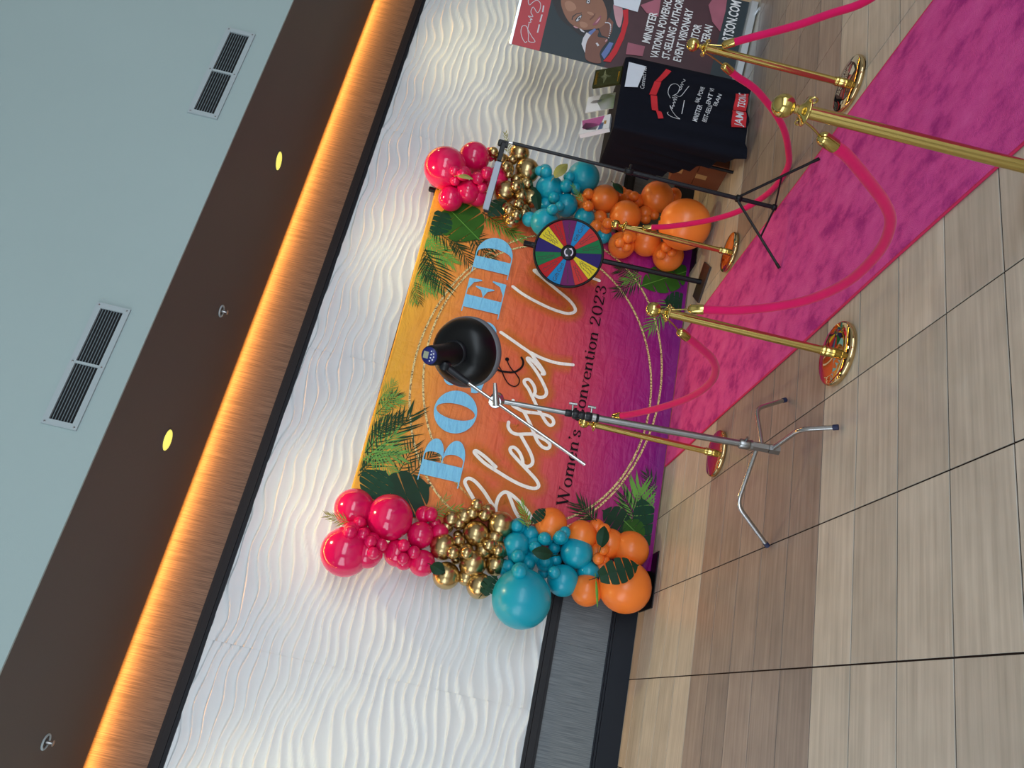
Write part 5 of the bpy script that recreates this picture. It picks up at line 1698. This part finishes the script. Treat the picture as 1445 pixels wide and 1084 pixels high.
MB().lathe([(0.014, 0), (0.02, 0.004), (0.02, 0.028), (0.014, 0.032)], TC + Vector((0, 0, 0.08)), seg=16).build('brace_collar', M_BLACK, tr)
for k, f in enumerate(feet):
    gz = GZ if CX0 < f.x < CX1 else 0.0
    f = Vector((f.x, f.y, gz + 0.009))
    d = (f - TC).to_2d().normalized().to_3d()
    a = TC + Vector((0, 0, 0.33)) + d * 0.022
    lg = MB().cyl(a, f, 0.0085, seg=12).build('leg', M_BLACKM, tr)
    MB().cyl(f + (a - f).normalized() * 0.03, f - (a - f).normalized() * 0.004, 0.010, seg=12).build('rubber_foot', M_BLACK, lg)
    m = a + (f - a) * 0.55
    MB().cyl(TC + Vector((0, 0, 0.097)) + d * 0.018, m, 0.006, seg=10).build('brace', M_BLACKM, tr)
w0, w1 = Vector(TRI[2]), Vector(TRI[3])
wd_ = (w1 - w0).normalized()
wn = Vector((0, 0, 1)).cross(wd_).normalized()
if wn.y > 0:
    wn = -wn
wz = wd_.cross(wn)
wand = thing('light_wand', 'slim LED light wand with a silver face fixed across the top of the black tripod', 'light', tuple(w0))
R_ = Matrix((wd_, wn, wz)).transposed().to_4x4()
MW = Matrix.Translation(w0) @ R_
LW = (w1 - w0).length
MB().bbox((0.0, -0.018, -0.015), (0.125, 0.018, 0.015), 0.006, MW).build('handle', M_BLACK, wand)
MB().bbox((0.12, -0.016, -0.022), (LW, 0.012, 0.010), 0.004, MW).build('housing', M_BLACK, wand)
M_SILV = mat('silver_face', srgb(168, 178, 190), 0.5, spec=0.2)
MB().bbox((0.128, 0.004, -0.020), (LW - 0.012, 0.019, 0.018), 0.004, MW).build('light_face', M_SILV, wand)
MB().bbox((-0.012, -0.012, -0.03), (0.03, 0.012, 0.035), 0.006, MW).build('tilt_joint', M_BLACK, wand)

# ------------------------------------------------------------------ draped table
FLc, FRc, BLc = Vector((4.36, -1.542, 0)), Vector((5.19, -1.456, 0)), Vector((4.452, -0.952, 0))
BRc = BLc + (FRc - FLc)
TE = (FRc - FLc).normalized()
TN = Vector((TE.y, -TE.x, 0))          # outwards, towards the room
TTOP = 1.095
tb = thing('display_table', 'tall folding display table hidden under the black cloth beside the roll-up banner', 'table', tuple((FLc + BRc) / 2))
tc_ = (FLc + BRc) / 2


def tcorner(u, v, z):
    p = FLc + (FRc - FLc) * u + (BLc - FLc) * v
    return Vector((p.x, p.y, z))


M_TWOOD = mat('table_board', srgb(150, 120, 104), 0.5)
b = MB()
q = [tcorner(0.01, 0.01, 0), tcorner(0.99, 0.01, 0), tcorner(0.99, 0.99, 0), tcorner(0.01, 0.99, 0)]
b.add([p + Vector((0, 0, TTOP - 0.04)) for p in q] + [p + Vector((0, 0, TTOP - 0.006)) for p in q], [(3, 2, 1, 0), (4, 5, 6, 7)] + [(i, (i + 1) % 4, 4 + (i + 1) % 4, 4 + i) for i in range(4)])
b.build('tabletop', M_TWOOD, tb)
for u in (0.10, 0.90):
    for v in (0.12, 0.55):
        MB().cyl(tcorner(u, v, 0.0), tcorner(u, v, TTOP - 0.04), 0.014, seg=12).build('leg', M_BLACKM, tb)

tcl = thing('table_cloth', 'black printed table cloth hanging to the floor with red ribbon and white lettering', 'tablecloth', tuple(tc_))
tcl.location.z = 0
# skirt outline sampled round the table from the back left corner to the back right corner
sk = []
for k in range(15):
    sk.append((tcorner(0, 1 - k / 15, 0), 'L', 1 - k / 15))
for k in range(41):
    sk.append((tcorner(k / 40, 0, 0), 'F', k / 40))
for k in range(1, 15):
    sk.append((tcorner(1, k / 14, 0), 'R', k / 14))
nz = 30
vs = []
out_prev = None
for i, (p, sd, u) in enumerate(sk):
    if sd == 'F':
        o = TN
        hem = 0.02 + 0.05 * abs(math.sin(7 * u)) * 0.4
        amp = 0.012
        ph = 13 * u
    elif sd == 'L':
        o = -TE
        hem = 0.02 + 0.64 * u ** 0.75
        amp = 0.036
        ph = 16 * u + 2
    else:
        o = TE
        hem = 0.02 + 0.4 * u
        amp = 0.02
        ph = 12 * u
    if sd == 'L' and u < 0.2:
        o = (-TE * (u / 0.2 + 0.3) + TN * (1 - u / 0.2)).normalized()
    if sd == 'F' and u < 0.08:
        o = (TN - TE * (1 - u / 0.08)).normalized()
    if sd == 'F' and u > 0.92:
        o = (TN + TE * ((u - 0.92) / 0.08)).normalized()
    for j in range(nz + 1):
        t = j / nz
        z = TTOP + 0.006 - t * (TTOP + 0.006 - hem)
        drop = (TTOP - z) / TTOP
        flare = 0.012 + 0.035 * drop + amp * (0.25 + drop) * math.sin(ph * 2.2) * min(1, drop * 3) * (0.6 if sd == 'F' and 0.1 < u < 0.9 else 1.0)
        if j == 0:
            flare = 0.0
        vs.append(Vector((p.x, p.y, z)) + o * flare)
fs = [(i * (nz + 1) + j, i * (nz + 1) + j + 1, (i + 1) * (nz + 1) + j + 1, (i + 1) * (nz + 1) + j) for i in range(len(sk) - 1) for j in range(nz)]
b = MB().add(vs, fs, True)
b.build('skirt', M_CLOTH, tcl)
n = len(sk)
MB().add([vs[i * (nz + 1)] for i in range(n)], [tuple(range(n))]).build('top_cover', M_CLOTH, tcl)


def tflat():
    def fn(sv, z, l):
        drop = (TTOP - z) / TTOP
        fl = 0.012 + 0.035 * drop + 0.012 * (0.25 + drop) * math.sin(13 * sv / 0.834 * 2.2) * min(1, drop * 3) * 0.6
        return FLc + TE * sv + TN * (fl + 0.010 + l) + Vector((0, 0, z))
    return Flat(fn)


M_CARD = mat('white_card', srgb(222, 228, 240), 0.5, vary=0.02)
M_RED = mat('red_print', srgb(206, 34, 46), 0.6)
M_WPRINT = mat('white_cloth_print', srgb(216, 218, 226), 0.6)
TP = TABLE_PRINT


def grid_poly(F, q, n=6):
    a, b_, c, d = [Vector(p) for p in q]
    for i in range(n):
        for j in range(n):
            P = lambda u, v: (a * (1 - u) + b_ * u) * (1 - v) + (d * (1 - u) + c * u) * v
            F.poly([P(i / n, j / n), P((i + 1) / n, j / n), P((i + 1) / n, (j + 1) / n), P(i / n, (j + 1) / n)], 0)


F = tflat()
grid_poly(F, TP['card'])
F.build('white_card_print', M_CARD, tcl)
for nm in ('r1', 'r2', 'r3', 'r4'):
    F = tflat()
    grid_poly(F, TP[nm], 4)
    F.build('red_ribbon_print', M_RED, tcl)
F = tflat()
for k in ('sig', 'sig2', 'sig3'):
    F.ribbon(smooth_path([(p[0], p[1], 0) for p in TP[k]], 4), 0.0045, 0.001)
F.ribbon([TP['sig4'][0], TP['sig4'][1]], 0.006, 0.001, caps=False)
F.build('signature_print', M_WPRINT, tcl)
F = tflat()
F.text('Connect Me!', TP['conn'][0], TP['conn'][-1], 0.035, 0.001)
F.build('script_print', M_WPRINT, tcl)
for s, k, h in (('MINISTER', 'L1a', 0.04), ('NAL POWE', 'L1b', 0.036), ('BEST-SELLI', 'L2a', 0.036), ('ENT VI', 'L2b', 0.036), ('ERAN', 'L3', 0.032)):
    F = tflat()
    F.text(s, TP[k][0], TP[k][1], h, 0.001, 0.01)
    F.build('lettering', M_WPRINT, tcl)
for nm, s, k in (('box1', 'TSON.C', 'T'), ('box2', 'JAMI', 'J')):
    F = tflat()
    grid_poly(F, TP[nm], 5)
    o = F.build('red_box_print', M_RED, tcl)
    F = tflat()
    F.text(s, TP[k][0], TP[k][1], 0.062, 0.002, 0.015)
    F.build('lettering', M_WPRINT, o)


# books and cards leaning on the table
def leaning(name, label, cat, bl, br, h, thick, lean, covers, edge):
    z = TTOP + 0.009 + thick * math.sin(lean)
    a, c = Vector((bl[0], bl[1], z)), Vector((br[0], br[1], z))
    e = (c - a)
    n_ = Vector((e.y, -e.x, 0)).normalized()
    upv = (Vector((0, 0, 1)) * math.cos(lean) - n_ * math.sin(lean)).normalized()
    nr = e.normalized().cross(upv)
    if nr.y > 0:
        nr = -nr
    t = thing(name, label, cat, tuple((a + c) / 2), 'books and cards on the black table')
    P = lambda s, v, d: a + e * s + upv * (v * h) + nr * d
    q = [P(0, 0, 0), P(1, 0, 0), P(1, 1, 0), P(0, 1, 0)]
    w_ = [p - nr * thick for p in q]
    MB().add(q + w_, [(0, 1, 2, 3), (7, 6, 5, 4)] + [(i, 4 + i, 4 + (i + 1) % 4, (i + 1) % 4) for i in range(4)]).build('block', edge, t)
    for nm, m, pts in covers:
        MB().add([P(s, v, 0.0015) for s, v in pts], [tuple(range(len(pts)))]).build(nm, m, t)
    if thick < 0.01:
        MB().cyl(P(0.5, 0.6, -thick), P(0.5, 0.0, -thick) - n_ * 0.08 * 1.0, 0.003, seg=6).build('easel_leg', M_BLACK, t)
    return t


c_white = mat('cover_white', srgb(226, 226, 232), 0.35, spec=0.08)
c_pink = mat('cover_pink', srgb(206, 104, 168), 0.6, spec=0.08)
c_dark = mat('cover_dark_figures', srgb(54, 44, 66), 0.35, spec=0.08)
c_green = mat('cover_grass', srgb(122, 160, 20), 0.6, vary=0.35, vscale=30, spec=0.08)
c_skin = mat('cover_brown_figure', srgb(98, 66, 52), 0.35, spec=0.08)
c_gold = mat('cover_gold', srgb(206, 152, 44), 0.35, spec=0.08)
c_olive = mat('cover_olive', srgb(56, 58, 34), 0.35, vary=0.5, vscale=25, spec=0.08)
c_glow = mat('cover_pale_rays', srgb(176, 180, 140), 0.35, spec=0.08)
c_blue = mat('cover_blue', srgb(96, 122, 170), 0.35, spec=0.08)
full = [(0, 0), (1, 0), (1, 1), (0, 1)]
leaning('book', 'thick white and pink covered book leaning at the left end of the black table', 'book', (4.44, -1.425), (4.66, -1.345), 0.25, 0.035, 0.5,
        [('cover', c_white, full), ('pink_panel', c_pink, [(0.35, 0.3), (0.98, 0.2), (0.98, 0.98), (0.3, 0.9)]), ('figure_print', c_dark, [(0.08, 0.45), (0.4, 0.35), (0.6, 0.55), (0.75, 0.85), (0.45, 0.95), (0.2, 0.75)]),
         ('blue_strip', c_blue, [(0.05, 0.22), (0.5, 0.2), (0.5, 0.34), (0.05, 0.38)]), ('title_box', c_gold, [(0.35, 0.12), (0.6, 0.12), (0.6, 0.2), (0.35, 0.2)])], c_white)
leaning('photo_card', 'white and grass green photo card standing in the middle of the black table', 'card', (4.785, -1.285), (4.99, -1.255), 0.245, 0.004, 0.5,
        [('cover', c_white, full), ('grass_print', c_green, [(0, 0), (1, 0), (1, 0.5), (0.55, 0.62), (0, 0.42)]), ('figure_print', c_skin, [(0.5, 0.45), (0.68, 0.45), (0.72, 0.78), (0.6, 0.88), (0.52, 0.76)]), ('shirt_print', c_blue, [(0.5, 0.46), (0.7, 0.46), (0.7, 0.62), (0.52, 0.62)])], c_white)
leaning('book', 'dark olive book with a gold title standing at the right end of the black table', 'book', (4.885, -1.47), (5.085, -1.46), 0.235, 0.02, 0.5,
        [('cover', c_olive, full), ('title_print', c_gold, [(0.12, 0.84), (0.9, 0.84), (0.9, 0.94), (0.12, 0.94)]), ('ray_print', c_glow, [(0.5, 0.35), (0.62, 0.55), (0.92, 0.62), (0.62, 0.65), (0.52, 0.8), (0.42, 0.64), (0.12, 0.6), (0.4, 0.52)]),
         ('author_print', c_gold, [(0.1, 0.04), (0.7, 0.04), (0.7, 0.1), (0.1, 0.1)])], c_olive)

# cardboard boxes under the table
M_BOX = mat('brown_cardboard', srgb(118, 66, 40), 0.85, vary=0.12, bump=0.1)
M_TAPE = mat('packing_tape', srgb(178, 140, 96), 0.35)
for (x, y, z, sx, sy, sz, rz, lab) in ((4.80, -0.92, 0.0, 0.40, 0.34, 0.24, 4, 'brown cardboard box on the floor under the black table, bottom one'),
                                       (4.79, -0.91, 0.242, 0.36, 0.32, 0.20, 7, 'brown cardboard box under the black table, resting on another box')):
    t = thing('cardboard_box', lab, 'box', (x, y, z), 'boxes under the table')
    Mx = Matrix.Translation((x, y, z)) @ Matrix.Rotation(math.radians(rz), 4, 'Z')
    MB().box((-sx / 2, -sy / 2, 0.001), (sx / 2, sy / 2, sz - 0.004), Mx).build('carton', M_BOX, t)
    MB().box((-sx / 2, -sy / 2, sz - 0.004), (sx / 2, -0.002, sz), Mx).build('flap', M_BOX, t)
    MB().box((-sx / 2, 0.002, sz - 0.004), (sx / 2, sy / 2, sz), Mx).build('flap', M_BOX, t)
    MB().box((-sx / 2 - 0.001, -0.025, sz * 0.6), (sx / 2 + 0.001, 0.025, sz + 0.001), Mx).build('tape', M_TAPE, t)

# ------------------------------------------------------------------ roll-up banner
RA, RB = Vector((5.422, -1.07, 0)), Vector((6.264, -1.396, 0))
RE = (RB - RA).normalized()
RN = Vector((RE.y, -RE.x, 0))
RWD = (RB - RA).length
ru = thing('rollup_banner', 'roll-up banner with a smiling woman portrait, red header and white capitals', 'banner stand', tuple((RA + RB) / 2))
Mr = Matrix((RE, -RN, Vector((0, 0, 1)))).transposed().to_4x4()
Mr.translation = RA
M_ALU = mat('silver_aluminium', srgb(196, 200, 204), 0.3, 0.8)
MB().bbox((-0.01, -0.05, 0.012), (RWD + 0.01, 0.075, 0.085), 0.015, Mr).build('base_cassette', M_ALU, ru)
for x in (0.1, RWD - 0.1):
    MB().bbox((x - 0.02, -0.12, 0.0), (x + 0.02, 0.17, 0.014), 0.004, Mr).build('swing_foot', M_ALU, ru)
MB().cyl(RA + RE * RWD / 2 - RN * 0.045 + Vector((0, 0, 0.08)), RA + RE * RWD / 2 - RN * 0.02 + Vector((0, 0, 2.1)), 0.009, seg=10).build('support_pole', M_ALU, ru)
top = MB().bbox((-0.008, -0.012, 2.09), (RWD + 0.008, 0.016, 2.118), 0.005, Mr).build('top_rail', M_ALU, ru)
M_RBG = mat('banner_dark_slate', srgb(34, 48, 56), 0.5, vary=0.08, vscale=2)
M_RHEAD = mat('banner_red', srgb(190, 62, 72), 0.5, vary=0.05)
M_RLOW = mat('banner_plum', srgb(72, 34, 44), 0.5, vary=0.45, vscale=5)
sheet2 = MB().box((0, -0.006, 0.07), (RWD, -0.002, 2.10), Mr).build('graphic_sheet', M_RBG, ru)


def rflat():
    return Flat(lambda s, z, l: RA + RE * s + RN * (0.0065 + l) + Vector((0, 0, z)))


def rpoly(name, m, pts, lift, par=None):
    F = rflat()
    F.poly([(min(max(s, 0.0), RWD), z) for s, z in pts], lift)
    return F.build(name, m, par or sheet2)


RP = ROLL_PRINT
rpoly('header_print', M_RHEAD, [(0, 1.834), (RWD, 1.834), (RWD, 2.10), (0, 2.10)], 0.0)
rpoly('lower_print', M_RLOW, [(0, 0.285), (RWD, 0.285), (RWD, 1.20), (0.55, 1.17), (0.348, 1.14), (0.193, 1.165), (0, 1.24)], 0.0)
rpoly('footer_print', M_RBG, [(0, 0.07), (RWD, 0.07), (RWD, 0.285), (0, 0.285)], 0.0)
M_HAIR = mat('print_hair', srgb(40, 34, 38), 0.5, vary=0.3, vscale=30, stretch=(1, 1, 5))
M_SKIN = mat('print_brown_skin', srgb(150, 102, 80), 0.5, vary=0.14, vscale=5)
M_SKIN2 = mat('print_brown_skin_hand', srgb(124, 78, 64), 0.5, vary=0.14, vscale=9)
M_SKIN3 = mat('print_skin_light', srgb(176, 128, 104), 0.5, vary=0.1, vscale=6)
M_EYE = mat('print_dark', srgb(34, 26, 26), 0.4)
M_LIP = mat('print_mauve', srgb(150, 76, 92), 0.4)
M_PWHITE = mat('print_white', srgb(214, 212, 220), 0.5)
M_RTEXT = mat('print_bright_white', srgb(240, 240, 244), 0.6, vary=0.02)
M_PBLUE = mat('print_blue', srgb(102, 122, 182), 0.5)
M_PPINK = mat('print_pink', srgb(206, 152, 162), 0.5, vary=0.2)
M_PROSE = mat('print_rose_light', srgb(168, 92, 112), 0.5, vary=0.3)
for k, (nm, key, m) in enumerate((('hair_print', 'hair', M_HAIR), ('blouse_print', 'pink', M_PPINK), ('neck_print', 'neck', M_SKIN2), ('face_print', 'face', M_SKIN), ('eye_print', 'eye1', M_EYE), ('eye_print', 'eye2', M_EYE),
                                  ('brow_print', 'brow1', M_EYE), ('cheek_print', 'hl1', M_SKIN3), ('cheek_print', 'hl2', M_SKIN3), ('eye_white_print', 'ew1', M_PWHITE), ('eye_print', 'ep1', M_EYE), ('eye_white_print', 'ew2', M_PWHITE), ('eye_print', 'ep2', M_EYE), ('nose_print', 'nose', M_SKIN2), ('nose_light_print', 'nl', M_SKIN3), ('lips_print', 'lips', M_LIP), ('teeth_print', 'lipl', M_PPINK), ('earring_print', 'ring', M_PWHITE), ('ear_print', 'ear', M_PPINK),
                                  ('collar_print', 'bluecol', M_PBLUE), ('shirt_print', 'blue', M_PBLUE), ('sleeve_print', 'sleeve', M_PWHITE), ('hand_print', 'hand', M_SKIN2), ('finger_ring_print', 'fring', M_PWHITE), ('nail_print', 'nail', M_PPINK),
                                  ('rose_print', 'rose', M_PROSE), ('light_print', 'pinklight', M_PROSE), ('light_print', 'pinklight2', M_PROSE))):
    pts = RP[key]
    if key in ('face', 'hair', 'hand', 'lips', 'eye1', 'eye2', 'pink', 'hl1', 'hl2', 'nl', 'ew1', 'ew2'):
        pts = [(p.x, p.y) for p in smooth_path([(p[0], p[1], 0) for p in pts], 4, True)]
    rpoly(nm, m, pts, 0.0006 + 0.00025 * k)
F = rflat()
neck = RP['neck']
for i in range(14):
    t = i / 13
    a, c = Vector(RP['neck'][1]), Vector(RP['neck'][5])
    p = a.lerp(c, t) + Vector((0.05 * math.sin(math.pi * t), -0.02 * math.sin(math.pi * t)))
    F.disc(p, 0.006, lift=0.0075, n=8)
F.build('necklace_print', M_PWHITE, sheet2)
F = rflat()
F.ribbon(RP['swoosh'][0:6], 0.001, 0.006, caps=False)
sw = RP['swoosh']
for i in range(5):
    F.poly([sw[i], sw[i + 1], sw[9 - i] if i < 5 else sw[5], sw[10 - i]], 0.006)
F.build('red_swoosh_print', M_RED, sheet2)
rpoly('white_card_print', M_CARD, RP['card'], 0.0072)
F = rflat()
F.ribbon(smooth_path([(p[0], p[1], 0) for p in RP['sig']], 4), 0.006, 0.001)
F.build('signature_print', M_PWHITE, sheet2)
F = rflat()
for i in range(3):
    a, c = Vector(RP['tag'][i]), Vector(RP['tag'][i + 1])
    F.ribbon([a.lerp(c, 0.05), a.lerp(c, 0.8)], 0.012, 0.001, caps=False)
F.build('tagline_print', M_PWHITE, sheet2)
for s, a, c, h in (('MINISTER', (0.305, 0.885), (0.592, 0.878), 0.072), ('VATIONAL POWERHOUSE', (0.188, 0.782), (0.842, 0.772), 0.072), ('ST-SELLING AUTHOR', (0.205, 0.680), (0.768, 0.672), 0.072),
                   ('EVENT VISIONARY', (0.21, 0.574), (0.702, 0.566), 0.072), ('ENTOR', (0.395, 0.466), (0.585, 0.461), 0.072), ('TERAN', (0.435, 0.366), (0.600, 0.360), 0.072), ('RTSON.COM', (0.505, 0.163), (0.880, 0.158), 0.092)):
    F = rflat()
    F.text(s, a, c, h, 0.0078, 0.022)
    F.build('lettering', M_RTEXT, sheet2)
